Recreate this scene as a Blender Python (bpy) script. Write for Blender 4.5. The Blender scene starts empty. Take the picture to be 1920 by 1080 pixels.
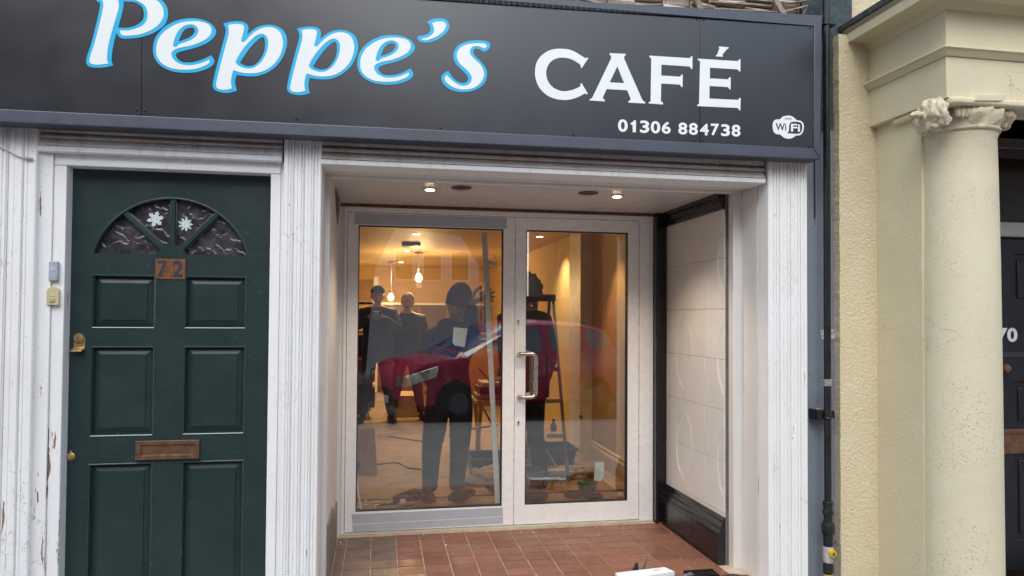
import bpy, bmesh, math, random
from mathutils import Vector, Matrix, noise
random.seed(7)
S = bpy.context.scene
COL = S.collection
rad = math.radians

# ---------------------------------------------------------------- camera
F_PX, YAW, PITCH, ROLL, PCY = 1350.0, rad(10.341), rad(1.338), rad(-0.377), 562.0
CAM = Vector((0.0, -3.4, 1.335))
def _basis():
    sy, cy, sp, cp = math.sin(YAW), math.cos(YAW), math.sin(PITCH), math.cos(PITCH)
    sr, cr = math.sin(ROLL), math.cos(ROLL)
    f = Vector((sy*cp, cy*cp, sp)); r = Vector((cy, -sy, 0)); u = r.cross(f)
    return r*cr - u*sr, u*cr + r*sr, f
RT, UP, FW = _basis()
cam = bpy.data.cameras.new('camera')
cam.sensor_width = 36; cam.lens = F_PX/1920*36; cam.shift_y = 22/1920
cam.clip_start = 0.02; cam.clip_end = 2000
co = bpy.data.objects.new('camera', cam); COL.objects.link(co)
co.matrix_world = Matrix(((RT.x, UP.x, -FW.x, CAM.x), (RT.y, UP.y, -FW.y, CAM.y), (RT.z, UP.z, -FW.z, CAM.z), (0, 0, 0, 1)))
S.camera = co

def ray(px, py):
    return RT*((px-960)/F_PX) - UP*((py-PCY)/F_PX) + FW
def W(px, py, Y=0.0):
    """where the sight line to a photograph point meets the vertical plane at depth Y"""
    d = ray(px, py); return CAM + d*((Y-CAM.y)/d.y)
def WX(px, py, X):
    d = ray(px, py); return CAM + d*((X-CAM.x)/d.x)
def WZ(px, py, Z=0.0):
    d = ray(px, py); return CAM + d*((Z-CAM.z)/d.z)

# ---------------------------------------------------------------- world, sun, exposure
wd = bpy.data.worlds.new('World'); S.world = wd; wd.use_nodes = True
nt = wd.node_tree; nt.nodes.clear()
sky = nt.nodes.new('ShaderNodeTexSky'); sky.sky_type = 'NISHITA'; sky.sun_disc = False
sky.sun_elevation = rad(46); sky.sun_rotation = rad(200); sky.air_density = 1.0; sky.dust_density = 2.0; sky.ozone_density = 1.0
hs = nt.nodes.new('ShaderNodeHueSaturation'); hs.inputs['Saturation'].default_value = 0.50
bg = nt.nodes.new('ShaderNodeBackground'); bg.inputs['Strength'].default_value = 0.15
out = nt.nodes.new('ShaderNodeOutputWorld')
nt.links.new(sky.outputs[0], hs.inputs['Color']); wb = nt.nodes.new('ShaderNodeMix'); wb.data_type = 'RGBA'; wb.blend_type = 'MULTIPLY'; wb.inputs[0].default_value = 1
wb.inputs[7].default_value = (.965, 1.015, 1.035, 1); nt.links.new(hs.outputs[0], wb.inputs[6]); nt.links.new(wb.outputs[2], bg.inputs['Color']); nt.links.new(bg.outputs[0], out.inputs[0])
sun = bpy.data.lights.new('sun', 'SUN'); sun.energy = 0.7; sun.angle = rad(60); sun.color = (1.0, 0.97, 0.93)
so = bpy.data.objects.new('sun', sun); COL.objects.link(so)
_az = rad(200)      # sky rotation: sun stands behind the camera, to the left of it
sd = Vector((math.sin(_az)*math.cos(rad(46)), math.cos(_az)*math.cos(rad(46)), math.sin(rad(46))))
so.location = (0, -20, 20); so.rotation_euler = sd.to_track_quat('Z', 'Y').to_euler()
S.view_settings.view_transform = 'Standard'; S.view_settings.look = 'None'
S.view_settings.gamma = 1; S.view_settings.use_curve_mapping = False
S.view_settings.exposure = 1.04
S.render.engine = 'CYCLES'
S.cycles.max_bounces = 8; S.cycles.diffuse_bounces = 4; S.cycles.glossy_bounces = 4
S.cycles.transparent_max_bounces = 16; S.cycles.transmission_bounces = 6
S.cycles.caustics_reflective = False; S.cycles.caustics_refractive = False
S.cycles.sample_clamp_indirect = 6; S.cycles.use_denoising = True

# ---------------------------------------------------------------- materials
class NT:
    def __init__(s, name):
        s.m = bpy.data.materials.new(name); s.m.use_nodes = True
        s.t = s.m.node_tree; s.t.nodes.clear()
        s.out = s.n('ShaderNodeOutputMaterial')
        s.pos = s.n('ShaderNodeNewGeometry').outputs['Position']
    def n(s, t, **k):
        x = s.t.nodes.new(t)
        for a, b in k.items(): setattr(x, a, b)
        return x
    def set(s, sock, v):
        if isinstance(v, bpy.types.NodeSocket): s.t.links.new(v, sock)
        elif isinstance(v, (tuple, list)) and len(v) == 3 and sock.type == 'RGBA': sock.default_value = (*v, 1)
        else: sock.default_value = v
    def mapv(s, scale, off=(0, 0, 0)):
        x = s.n('ShaderNodeMapping'); s.set(x.inputs['Vector'], s.pos); x.inputs['Scale'].default_value = scale; x.inputs['Location'].default_value = off
        return x.outputs[0]
    def noise(s, scale, detail=4, rough=.55, vec=None, dist=0.0):
        x = s.n('ShaderNodeTexNoise'); s.set(x.inputs['Vector'], vec if vec is not None else s.pos)
        x.inputs['Scale'].default_value = scale; x.inputs['Detail'].default_value = detail; x.inputs['Roughness'].default_value = rough
        x.inputs['Distortion'].default_value = dist
        return x.outputs['Fac']
    def vor(s, scale, feature='F1', vec=None, out='Distance', rnd=1.0):
        x = s.n('ShaderNodeTexVoronoi', feature=feature); s.set(x.inputs['Vector'], vec if vec is not None else s.pos)
        x.inputs['Scale'].default_value = scale; x.inputs['Randomness'].default_value = rnd
        return x.outputs[out]
    def ramp(s, v, a, b, lo=0.0, hi=1.0):
        x = s.n('ShaderNodeMapRange'); s.set(x.inputs[0], v); x.inputs[1].default_value = a; x.inputs[2].default_value = b
        x.inputs[3].default_value = lo; x.inputs[4].default_value = hi
        return x.outputs[0]
    def crack(s, scale, stretch, width, mask, thr):
        v = s.n('ShaderNodeVectorMath', operation='MULTIPLY_ADD'); nz = s.n('ShaderNodeTexNoise'); s.set(nz.inputs['Vector'], s.pos); nz.inputs['Scale'].default_value = 11; nz.inputs['Detail'].default_value = 5
        s.set(v.inputs[0], nz.outputs['Color']); v.inputs[1].default_value = (.11, .11, .11); s.set(v.inputs[2], s.pos)
        m = s.n('ShaderNodeMapping'); s.set(m.inputs['Vector'], v.outputs[0]); m.inputs['Scale'].default_value = stretch; m.inputs['Location'].default_value = (.37, 1.1, .71)
        k = s.vor(scale, 'DISTANCE_TO_EDGE', m.outputs[0])
        return s.math('MULTIPLY', s.ramp(k, 0, width, 1, 0), s.ramp(s.noise(mask, 3, .5), thr, thr+.04))
    def math(s, op, a, b=0.0):
        x = s.n('ShaderNodeMath', operation=op); s.set(x.inputs[0], a); s.set(x.inputs[1], b); return x.outputs[0]
    def mix(s, f, a, b, mode='MIX'):
        x = s.n('ShaderNodeMix', data_type='RGBA', blend_type=mode); s.set(x.inputs['Factor'], f)
        s.set(x.inputs[6], a); s.set(x.inputs[7], b); return x.outputs[2]
    def bump(s, h, strength=.3, dist=.002, nrm=None):
        x = s.n('ShaderNodeBump'); s.set(x.inputs['Height'], h); x.inputs['Strength'].default_value = strength; x.inputs['Distance'].default_value = dist
        if nrm is not None: s.set(x.inputs['Normal'], nrm)
        return x.outputs[0]
    def bsdf(s, col, rough=.5, metal=0.0, nrm=None, **k):
        x = s.n('ShaderNodeBsdfPrincipled'); s.set(x.inputs['Base Color'], col); s.set(x.inputs['Roughness'], rough); s.set(x.inputs['Metallic'], metal)
        if nrm is not None: s.set(x.inputs['Normal'], nrm)
        for a, b in k.items(): s.set(x.inputs[a.replace('_', ' ')], b)
        s.t.links.new(x.outputs[0], s.out.inputs[0]); return x
def _vm(col, f): return tuple(min(1, c*f) for c in col)
def plain(name, col, rough=.5, metal=0.0, var=.15, scale=9.0, bump=.15, bscale=60.0, bdist=.001, **k):
    s = NT(name)
    n = s.noise(scale, 5, .6)
    c = s.mix(s.ramp(n, .3, .7), _vm(col, 1-var), _vm(col, 1+var))
    nr = s.bump(s.noise(bscale, 4), bump, bdist) if bump else None
    rg = s.ramp(s.noise(scale*2.3, 3), .3, .7, max(0, rough-.07), min(1, rough+.07))
    s.bsdf(c, rg, metal, nr, **k); return s.m
def old_paint(name, base=(.86, .86, .86), dirt=.35, chips=.0, streak=.2, rough=.45, dirtcol=(.36, .31, .25), wood=(.17, .10, .06), cracks=.4):
    s = NT(name)
    cl = s.noise(2.3, 5, .6)
    c = s.mix(s.ramp(cl, .45, .75, 0, dirt), base, tuple(b*d for b, d in zip(base, (.82, .79, .74))))
    st = s.noise(30, 5, .7, s.mapv((1, 1, .05)))
    c = s.mix(s.ramp(st, .52, .75, 0, streak), c, dirtcol)
    zz = s.n('ShaderNodeSeparateXYZ'); s.set(zz.inputs[0], s.pos)
    stn = s.math('MULTIPLY', s.ramp(s.math('ADD', zz.outputs[2], s.math('MULTIPLY', s.noise(26, 4, .6, s.mapv((1, 1, .12))), .5)), 2.28, 2.46), s.ramp(s.noise(6, 4, .6), .3, .6))
    c = s.mix(s.math('MULTIPLY', stn, .55), c, (.30, .24, .19))
    sp = s.noise(110, 2, .5)
    c = s.mix(s.ramp(sp, .69, .74, 0, dirt*1.6), c, dirtcol)
    ckm = s.crack(9, (1.6, 1.6, .35), .010, 3.7, .56)
    c = s.mix(s.math('MULTIPLY', ckm, cracks), c, (.2, .16, .13))
    h = s.math('ADD', s.math('MULTIPLY', s.noise(70, 4, .6, s.mapv((1, 1, .3))), .45), s.math('MULTIPLY', s.noise(16, 4), .5))
    if chips > 0:
        cn = s.noise(19, 5, .62, s.mapv((1.6, 1.6, .2), (5.2, 0, 1.3)))
        z_ = s.n('ShaderNodeSeparateXYZ'); s.set(z_.inputs[0], s.pos)
        cn = s.math('ADD', cn, s.ramp(z_.outputs[2], .2, 1.6, .012, -.03))
        cm = s.ramp(cn, .745-chips*.12, .75-chips*.12)
        c = s.mix(cm, c, s.mix(s.noise(60, 4, .6, s.mapv((1, 1, .1))), wood, _vm(wood, 2.2)))
        h = s.math('SUBTRACT', h, s.math('MULTIPLY', cm, .8))
    h = s.math('SUBTRACT', h, s.math('MULTIPLY', ckm, .5))
    s.bsdf(c, rough, 0, s.bump(h, .15, .0025)); return s.m

M = {}
M['white_paint'] = old_paint('white gloss paint, weathered', dirt=.3, streak=.04)
M['white_peel'] = old_paint('white paint, peeling', dirt=.35, chips=.85, streak=.07, cracks=.6)
M['white_worn'] = old_paint('white paint, lightly worn', dirt=.3, chips=.45, streak=.05, cracks=.5)
M['white_grubby'] = old_paint('white paint, grubby', base=(.64, .60, .56), dirt=.8, chips=.15, streak=.35, cracks=.8)
M['reveal_paint'] = old_paint('cream white reveal paint', base=(.72, .70, .68), dirt=.35, streak=.1, cracks=.15)
def m_panel():
    s = NT('satin black sign panel')
    c = s.mix(s.ramp(s.noise(3, 4), .3, .7), (.006, .008, .014), (.009, .012, .021))
    r = s.ramp(s.noise(5, 4, .6), .3, .7, .27, .33)
    s.bsdf(c, r, 0, s.bump(s.noise(400, 2), .04, .0004), IOR=1.8); return s.m
M['sign_panel'] = m_panel()
M['sign_frame'] = plain('blue grey painted timber frame', (.052, .062, .090), .42, var=.12, bump=.25, bscale=90, IOR=1.7)
M['letter_white'] = plain('white vinyl', (.86, .90, .90), .35, var=.02, bump=0)
M['letter_blue'] = plain('bright blue vinyl', (.018, .47, .80), .35, var=.03, bump=0)
M['ink_dark'] = plain('dark grey ink', (.035, .035, .045), .5, var=.1, bump=0)
M['screw'] = plain('black screw head', (.02, .02, .025), .25, .5, bump=0)
def m_green():
    s = NT('dark green door paint')
    c = s.mix(s.ramp(s.noise(3.1, 5, .6), .35, .7), (.010, .027, .026), (.016, .037, .037))
    sp = s.ramp(s.noise(150, 2, .5), .745, .765); c = s.mix(sp, c, (.35, .42, .42))
    fine = s.noise(60, 4, .6, s.mapv((.15, 1, 1)))
    c = s.mix(s.ramp(fine, .5, .8, 0, .3), c, (.032, .062, .062))
    br = s.noise(45, 5, .7, s.mapv((1, 1, .06))); c = s.mix(s.ramp(br, .5, .75, 0, .4), c, (.007, .022, .022))
    sc = s.math('MULTIPLY', s.ramp(s.noise(90, 5, .75, s.mapv((1, 1, .4))), .66, .70), s.ramp(s.noise(4, 3), .5, .62)); c = s.mix(s.math('MULTIPLY', sc, .5), c, (.22, .26, .26))
    s.bsdf(c, s.ramp(s.noise(7, 4), .3, .7, .36, .48), 0, s.bump(fine, .25, .001)); return s.m
M['green_door'] = m_green()
def m_greenedge():
    s = NT('green door moulding, worn pale on top')
    w = s.ramp(s.noise(40, 4, .7), .66, .74, 0, .7)  # scattered pale flecks in the colour stand in for sky sheen
    s.bsdf(s.mix(w, (.014, .038, .038), (.26, .27, .36)), .24, 0, s.bump(s.noise(80, 3), .2, .001), IOR=1.8); return s.m
M['green_mould'] = m_greenedge()
def m_brass(name, a, b, rough):
    s = NT(name)
    c = s.mix(s.ramp(s.noise(35, 5, .65), .35, .65), a, b)
    s.bsdf(c, s.ramp(s.noise(50, 4), .3, .7, rough-.1, rough+.12), .75, s.bump(s.noise(120, 3), .15, .0006)); return s.m
M['brass'] = m_brass('aged brass', (.42, .24, .10), (.60, .42, .20), .38)
M['copper'] = m_brass('tarnished copper plate', (.20, .085, .05), (.33, .15, .075), .5)
M['brass_dull'] = m_brass('dull brown letter plate', (.17, .09, .055), (.26, .15, .09), .45)
def m_fan():
    s = NT('textured dark door glass')
    wv = s.n('ShaderNodeVectorMath', operation='MULTIPLY_ADD'); nz = s.n('ShaderNodeTexNoise'); s.set(nz.inputs['Vector'], s.pos); nz.inputs['Scale'].default_value = 13; nz.inputs['Detail'].default_value = 2
    s.set(wv.inputs[0], nz.outputs['Color']); wv.inputs[1].default_value = (.10, .10, .10); s.set(wv.inputs[2], s.pos)
    v = s.vor(15, 'SMOOTH_F1', wv.outputs[0], rnd=1.0)
    ed = s.vor(15, 'DISTANCE_TO_EDGE', wv.outputs[0])
    h = s.math('ADD', s.math('MULTIPLY', v, .5), s.math('ADD', s.ramp(ed, 0, .16, .8, 0), s.math('MULTIPLY', s.noise(9, 2, .5, dist=1.8), .8)))
    c = s.mix(s.ramp(s.noise(20, 4), .4, .65), (.03, .028, .033), (.075, .068, .075))
    s.bsdf(c, .2, 0, s.bump(h, .36, .010), IOR=1.5); return s.m
M['fan_glass'] = m_fan()
def m_glass():
    s = NT('door glass')
    tr = s.n('ShaderNodeBsdfTransparent'); tr.inputs[0].default_value = (.90, .92, .91, 1)
    gl = s.n('ShaderNodeBsdfGlossy'); gl.inputs['Roughness'].default_value = 0.004; gl.inputs[0].default_value = (1, 1, 1, 1)
    ge = s.n('ShaderNodeNewGeometry'); dp = s.n('ShaderNodeVectorMath', operation='DOT_PRODUCT')
    s.set(dp.inputs[0], ge.outputs['Incoming']); s.set(dp.inputs[1], ge.outputs['Normal'])
    om = s.math('SUBTRACT', 1.0, s.math('ABSOLUTE', dp.outputs['Value']))
    fr = s.math('ADD', .135, s.math('MULTIPLY', .865, s.math('POWER', om, 5.0)))
    b = s.bump(s.noise(2.2, 1), .06, .004); s.t.links.new(b, gl.inputs['Normal'])
    mx = s.n('ShaderNodeMixShader'); s.t.links.new(fr, mx.inputs[0]); s.t.links.new(tr.outputs[0], mx.inputs[1]); s.t.links.new(gl.outputs[0], mx.inputs[2])
    s.t.links.new(mx.outputs[0], s.out.inputs[0]); return s.m
M['glass'] = m_glass()
M['upvc'] = plain('white coated aluminium', (.82, .815, .81), .28, var=.02, bump=.03, bscale=20)
M['tape'] = plain('silver grey protective tape', (.42, .45, .50), .4, var=.06, bump=.2, bscale=30)
M['rubber'] = plain('black rubber seal', (.012, .012, .013), .6, bump=0)
M['steel'] = plain('brushed steel', (.52, .48, .43), .28, .9, var=.05, bump=.05)
M['chrome'] = plain('bright metal', (.75, .75, .76), .15, .95, var=.03, bump=0)
M['black_gloss'] = plain('black gloss paint', (.010, .010, .012), .22, var=.2, bump=.25, bscale=25, bdist=.002)
def m_tile():
    s = NT('white embossed wall tile')
    c = s.mix(s.ramp(s.noise(3, 4), .35, .7), (.76, .74, .71), (.69, .665, .635))
    c = s.mix(s.ramp(s.noise(60, 4, .7), .62, .7, 0, .5), c, (.42, .35, .30))
    c = s.mix(s.math('MULTIPLY', s.crack(7, (1, 1, 1), .01, 2, .58), .4), c, (.3, .25, .22))
    s.bsdf(c, .36, 0, s.bump(s.noise(120, 4, .7), .25, .002)); return s.m
M['wall_tile'] = m_tile()
M['grout'] = plain('sandy grout', (.46, .37, .29), .9, var=.3, bump=.5)
def m_quarry(name, a, b, wet=False):
    s = NT(name)
    ob = s.n('ShaderNodeObjectInfo').outputs['Random']
    c = s.mix(ob, a, b)
    c = s.mix(s.ramp(s.noise(26, 6, .65), .45, .7, 0, .4), c, (.24, .16, .12))
    c = s.mix(s.ramp(s.noise(6, 4, .6), .58, .66, 0, .6), c, (.20, .11, .035))
    c = s.mix(s.ramp(s.noise(160, 3, .6), .66, .72, 0, .5), c, (.5, .42, .34))
    s.bsdf(c, s.ramp(s.noise(5, 4), .35, .65, .33, .62), 0, s.bump(s.noise(45, 5, .6), .3, .002)); return s.m
M['quarry_red'] = m_quarry('red quarry tile', (.165, .062, .040), (.235, .095, .060))
M['quarry_dull'] = m_quarry('dull brown quarry tile', (.115, .075, .060), (.165, .11, .09))
def m_ceiling():
    s = NT('painted embossed paper ceiling')
    c = s.mix(s.ramp(s.noise(9, 5, .6), .4, .7), (.80, .75, .71), (.73, .67, .63))
    c = s.mix(s.ramp(s.noise(90, 3, .6), .67, .72, 0, .8), c, (.15, .08, .06))
    h = s.noise(38, 4, .6, s.mapv((.5, 1.6, 1)), dist=1.2)
    s.bsdf(c, .22, 0, s.bump(h, .75, .006)); return s.m
M['ceiling'] = m_ceiling()
def m_blue():
    s = NT('blue grey masonry paint')
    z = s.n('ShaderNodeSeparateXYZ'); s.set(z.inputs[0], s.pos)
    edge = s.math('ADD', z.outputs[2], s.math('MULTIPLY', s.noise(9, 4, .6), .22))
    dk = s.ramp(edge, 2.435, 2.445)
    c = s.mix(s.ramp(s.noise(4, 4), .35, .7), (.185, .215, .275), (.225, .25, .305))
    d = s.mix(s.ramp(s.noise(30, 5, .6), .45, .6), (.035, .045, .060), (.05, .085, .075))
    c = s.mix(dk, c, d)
    ck = s.crack(3.0, (.6, 1, 1.5), .007, 3.0, .50)
    c = s.mix(s.math('MULTIPLY', ck, .6), c, (.05, .055, .07))
    s.bsdf(c, .6, 0, s.bump(s.noise(50, 5, .65), .4, .003)); return s.m
M['blue_wall'] = m_blue()
M['pipe'] = plain('black painted pipe', (.014, .015, .018), .32, var=.3, bump=.2, bscale=60)
M['pipe_wrap'] = plain('weathered grey tape', (.42, .38, .35), .7, var=.25, bscale=150, bump=.5)
M['yellow'] = plain('yellow plastic', (.72, .50, .02), .4, var=.1)
def m_stucco(name, pits, rough_h, scale, tint=(.70, .62, .42)):
    s = NT(name)
    c = s.mix(s.ramp(s.noise(2.2, 5, .6), .35, .7), tint, _vm(tint, .93))
    c = s.mix(s.ramp(s.noise(5, 5, .65), .52, .75, 0, .45), c, (.72, .69, .60))
    c = s.mix(s.ramp(s.noise(13, 5, .7), .66, .8, 0, .6), c, (.40, .33, .24))
    v = s.vor(scale, 'SMOOTH_F1'); h = s.math('ADD', s.math('MULTIPLY', v, -.7), s.noise(scale*1.3, 4, .6))
    if pits:
        p = s.vor(85, 'F1'); msk = s.ramp(s.noise(3.5, 4, .6), .44, .56)
        pm = s.math('MULTIPLY', s.ramp(p, .22, .30, 1, 0), s.math('MULTIPLY', msk, s.ramp(s.noise(40, 3), .45, .52)))
        c = s.mix(s.math('MULTIPLY', pm, .62), c, (.34, .28, .18)); h = s.math('SUBTRACT', h, s.math('MULTIPLY', pm, 1.5))
    c = s.mix(s.math('MULTIPLY', s.crack(2.4, (1, 1, 1.7), .005, 2.6, .575), .6), c, (.26, .21, .15))
    s.bsdf(c, .72, 0, s.bump(h, .55, rough_h)); return s.m
M['stucco'] = m_stucco('pale yellow roughcast', False, .011, 70, (.70, .61, .41))
M['stucco_fine'] = m_stucco('pale yellow render', False, .006, 110, (.70, .62, .42))
M['stucco_pit'] = m_stucco('pale yellow pitted render', True, .0025, 70, (.70, .63, .45))
M['plaster'] = m_stucco('pale yellow painted moulding', False, .002, 45, (.70, .62, .43))
M['plaster_old'] = m_stucco('crumbling painted moulding', False, .012, 30, (.64, .56, .40))
M['slate'] = plain('lichened slate and lead', (.085, .09, .10), .7, var=.5, scale=30, bump=.6, bscale=60, bdist=.006)
M['door_black'] = plain('black door paint', (.010, .011, .015), .38, var=.2, bump=.2)
M['timber_old'] = plain('weathered splintered timber', (.34, .27, .22), .8, var=.5, scale=28, bump=.8, bscale=40, bdist=.006)
M['timber_flake'] = old_paint('flaking cream paint on timber', base=(.62, .55, .48), dirt=.8, chips=1.0, streak=.5, wood=(.10, .07, .05))
M['brown_dark'] = plain('dark brown soffit', (.10, .075, .055), .6, var=.2)
M['transom_glass'] = plain('dark transom glass', (.03, .022, .018), .12, bump=0)
# inside
M['amber_wall'] = plain('ochre emulsion wall', (.58, .39, .14), .75, var=.05, bump=.1)
M['room_ceiling'] = plain('cream room ceiling', (.58, .40, .20), .6, var=.05, bump=.05)
M['room_floor'] = plain('dusty board floor', (.30, .19, .10), .7, var=.3, scale=5, bump=.3)
M['bare_wood'] = plain('pale timber', (.45, .32, .18), .6, var=.2)
M['mdf'] = plain('brown hardboard', (.30, .17, .08), .6, var=.15)
M['black_plastic'] = plain('black plastic', (.012, .012, .015), .35, var=.2)
M['grey_plastic'] = plain('grey plastic', (.12, .12, .14), .4, var=.1)
M['card'] = plain('brown cardboard', (.34, .21, .11), .8, var=.1)
M['paper'] = plain('white paper', (.80, .80, .78), .8, var=.03)
M['green_bucket'] = plain('dark green plastic', (.008, .10, .065), .35, var=.1)
M['sheet'] = plain('beige dust sheet', (.42, .30, .18), .9, var=.2, bump=.4)
M['pvc'] = plain('white plastic trim', (.85, .85, .85), .4, var=.03)
M['red_paint'] = plain('maroon car paint', (.66, .016, .095), .25, 0, var=.05, bump=0, Coat_Weight=.6)
M['car_glass'] = plain('car window glass', (.03, .045, .065), .03, bump=0, IOR=2.5)
M['tyre'] = plain('tyre rubber', (.012, .012, .012), .8)
M['lamp_clear'] = plain('headlamp lens', (.8, .82, .85), .08, .9, bump=0)
# people
M['skin'] = plain('skin', (.52, .31, .22), .5, var=.1, bump=.1)
M['navy_cloth'] = plain('dark navy cloth', (.026, .034, .054), .85, var=.3, bump=.4, bscale=40, bdist=.01)
M['black_cloth'] = plain('black cloth', (.010, .010, .012), .85, var=.3, bump=.4, bscale=30, bdist=.01)
M['coat_cloth'] = plain('dark padded coat', (.016, .020, .028), .6, var=.3, bump=.5, bscale=18, bdist=.015)
M['grey_trouser'] = plain('charcoal trousers', (.022, .022, .028), .85, var=.3, bump=.4, bscale=25, bdist=.01)
M['shoe'] = plain('dark shoe', (.012, .010, .009), .5)
M['hair'] = plain('short brown hair', (.085, .055, .035), .7, var=.3, bump=.8, bscale=200, bdist=.004)
M['curly'] = plain('black curly hair', (.010, .008, .007), .8, var=.3, bump=1, bscale=90, bdist=.01)
# street
M['asphalt'] = plain('asphalt', (.05, .05, .052), .85, var=.25, scale=3, bump=.5, bscale=120)
M['slab'] = plain('concrete paving', (.27, .265, .26), .85, var=.15, scale=4, bump=.3)
M['brick'] = plain('red brown brickwork', (.21, .11, .075), .85, var=.25, scale=14, bump=.4)
M['render_pink'] = plain('pale render', (.62, .56, .55), .8, var=.08)
M['roof'] = plain('brown roof tiles', (.10, .06, .045), .8, var=.3, scale=20)
M['bark'] = plain('pale bark', (.20, .17, .13), .8, var=.3, scale=30)
M['iron'] = plain('black ironwork', (.02, .02, .022), .5)

def emit(name, col, strength):
    s = NT(name); e = s.n('ShaderNodeEmission'); s.set(e.inputs[0], col); e.inputs[1].default_value = strength
    s.t.links.new(e.outputs[0], s.out.inputs[0]); return s.m
M['lamp_glow'] = emit('lit warm lamp', (1, .72, .38), 14)
M['bulb_glow'] = emit('lit filament bulb', (1, .70, .34), 22)

# ---------------------------------------------------------------- geometry
def thing(name, label, cat, loc=(0, 0, 0), group=None, kind=None):
    o = bpy.data.objects.new(name, None); COL.objects.link(o); o.location = loc; o.empty_display_size = .1
    o['label'] = label; o['category'] = cat
    if group: o['group'] = group
    if kind: o['kind'] = kind
    return o
def tag(o, label, cat, group=None):
    o['label'] = label; o['category'] = cat
    if group: o['group'] = group
    return o
def _depth_origin(o):
    v = Vector((0, 0, 0))
    while o is not None: v += Vector(o.location); o = o.parent
    return v
class MB:
    def __init__(s): s.v = []; s.f = []; s.mi = []
    def add(s, vs, fs, mi=0):
        n = len(s.v); s.v += [Vector(x) for x in vs]
        for f in fs: s.f.append([i+n for i in f]); s.mi.append(mi)
        return s
    def box(s, x0, x1, y0, y1, z0, z1, mi=0):
        vs = [(x, y, z) for x in (x0, x1) for y in (y0, y1) for z in (z0, z1)]
        return s.add(vs, [(0, 1, 3, 2), (4, 6, 7, 5), (0, 4, 5, 1), (2, 3, 7, 6), (0, 2, 6, 4), (1, 5, 7, 3)], mi)
    def hexa(s, a, b, mi=0):            # a, b: two matching quads
        vs = list(a)+list(b)
        return s.add(vs, [(3, 2, 1, 0), (4, 5, 6, 7), (0, 1, 5, 4), (1, 2, 6, 5), (2, 3, 7, 6), (3, 0, 4, 7)], mi)
    def prism(s, poly, vec, mi=0):      # poly: list of 3D points (convex or simple), vec: extrusion
        n = len(poly); vec = Vector(vec); vs = [Vector(p) for p in poly]; vs += [p+vec for p in vs]
        fs = [tuple(range(n))[::-1], tuple(range(n, 2*n))]+[(i, (i+1) % n, (i+1) % n+n, i+n) for i in range(n)]
        return s.add(vs, fs, mi)
    def tube(s, pts, r, n=10, cap=True, mi=0):
        pts = [Vector(p) for p in pts]; rs = r if isinstance(r, (list, tuple)) else [r]*len(pts)
        prev = None; base = len(s.v)
        for i, p in enumerate(pts):
            t = (pts[min(i+1, len(pts)-1)]-pts[max(i-1, 0)]).normalized()
            if prev is None:
                a = t.orthogonal().normalized()
            else:
                a = (prev - t*prev.dot(t)).normalized()
            prev = a; b = t.cross(a)
            for k in range(n):
                th = 2*math.pi*k/n; s.v.append(p+(a*math.cos(th)+b*math.sin(th))*rs[i])
        for i in range(len(pts)-1):
            for k in range(n):
                s.f.append([base+i*n+k, base+i*n+(k+1) % n, base+(i+1)*n+(k+1) % n, base+(i+1)*n+k]); s.mi.append(mi)
        if cap:
            s.f.append([base+k for k in range(n)][::-1]); s.mi.append(mi)
            s.f.append([base+(len(pts)-1)*n+k for k in range(n)]); s.mi.append(mi)
        return s
    def lathe(s, c, prof, axis='Z', n=24, mi=0, cap=True):
        c = Vector(c); base = len(s.v)
        ax = {'Z': (Vector((1, 0, 0)), Vector((0, 1, 0)), Vector((0, 0, 1))), 'Y': (Vector((1, 0, 0)), Vector((0, 0, 1)), Vector((0, -1, 0))), 'X': (Vector((0, 1, 0)), Vector((0, 0, 1)), Vector((1, 0, 0)))}[axis]
        for r, h in prof:
            for k in range(n):
                th = 2*math.pi*k/n; s.v.append(c+ax[0]*(r*math.cos(th))+ax[1]*(r*math.sin(th))+ax[2]*h)
        for i in range(len(prof)-1):
            for k in range(n):
                s.f.append([base+i*n+k, base+i*n+(k+1) % n, base+(i+1)*n+(k+1) % n, base+(i+1)*n+k]); s.mi.append(mi)
        if cap:
            s.f.append([base+k for k in range(n)][::-1]); s.mi.append(mi)
            s.f.append([base+(len(prof)-1)*n+k for k in range(n)]); s.mi.append(mi)
        return s
    def ell(s, c, r, n=16, m=10, mi=0, rot=None, warp=None):
        c = Vector(c); base = len(s.v)
        for i in range(m+1):
            ph = math.pi*i/m
            for k in range(n):
                th = 2*math.pi*k/n
                p = Vector((math.sin(ph)*math.cos(th), math.sin(ph)*math.sin(th), math.cos(ph)))
                if warp: p = warp(p)
                p = Vector((p.x*r[0], p.y*r[1], p.z*r[2]))
                if rot is not None: p = rot @ p
                s.v.append(c+p)
        for i in range(m):
            for k in range(n):
                s.f.append([base+i*n+k, base+(i+1)*n+k, base+(i+1)*n+(k+1) % n, base+i*n+(k+1) % n]); s.mi.append(mi)
        return s
    def build(s, name, mat, parent=None, smooth=False, bevel=0, kind=None, seg=2, angle=40):
        if parent is None:
            lo = [min(v[i] for v in s.v) for i in range(3)]; hi = [max(v[i] for v in s.v) for i in range(3)]
            org = Vector(((lo[0]+hi[0])/2, (lo[1]+hi[1])/2, lo[2])); loc = org
        else:
            org = _depth_origin(parent); loc = Vector((0, 0, 0))
        me = bpy.data.meshes.new(name); me.from_pydata([v-org for v in s.v], [], s.f)
        mats = mat if isinstance(mat, (list, tuple)) else [mat]
        for m in mats: me.materials.append(M[m] if isinstance(m, str) else m)
        me.polygons.foreach_set('material_index', s.mi)
        bm = bmesh.new(); bm.from_mesh(me); bmesh.ops.remove_doubles(bm, verts=bm.verts, dist=1e-6)
        bmesh.ops.recalc_face_normals(bm, faces=bm.faces)
        if smooth:
            for f in bm.faces: f.smooth = True
            for e in bm.edges:
                if len(e.link_faces) == 2 and e.calc_face_angle(0) > rad(angle): e.smooth = False
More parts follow.
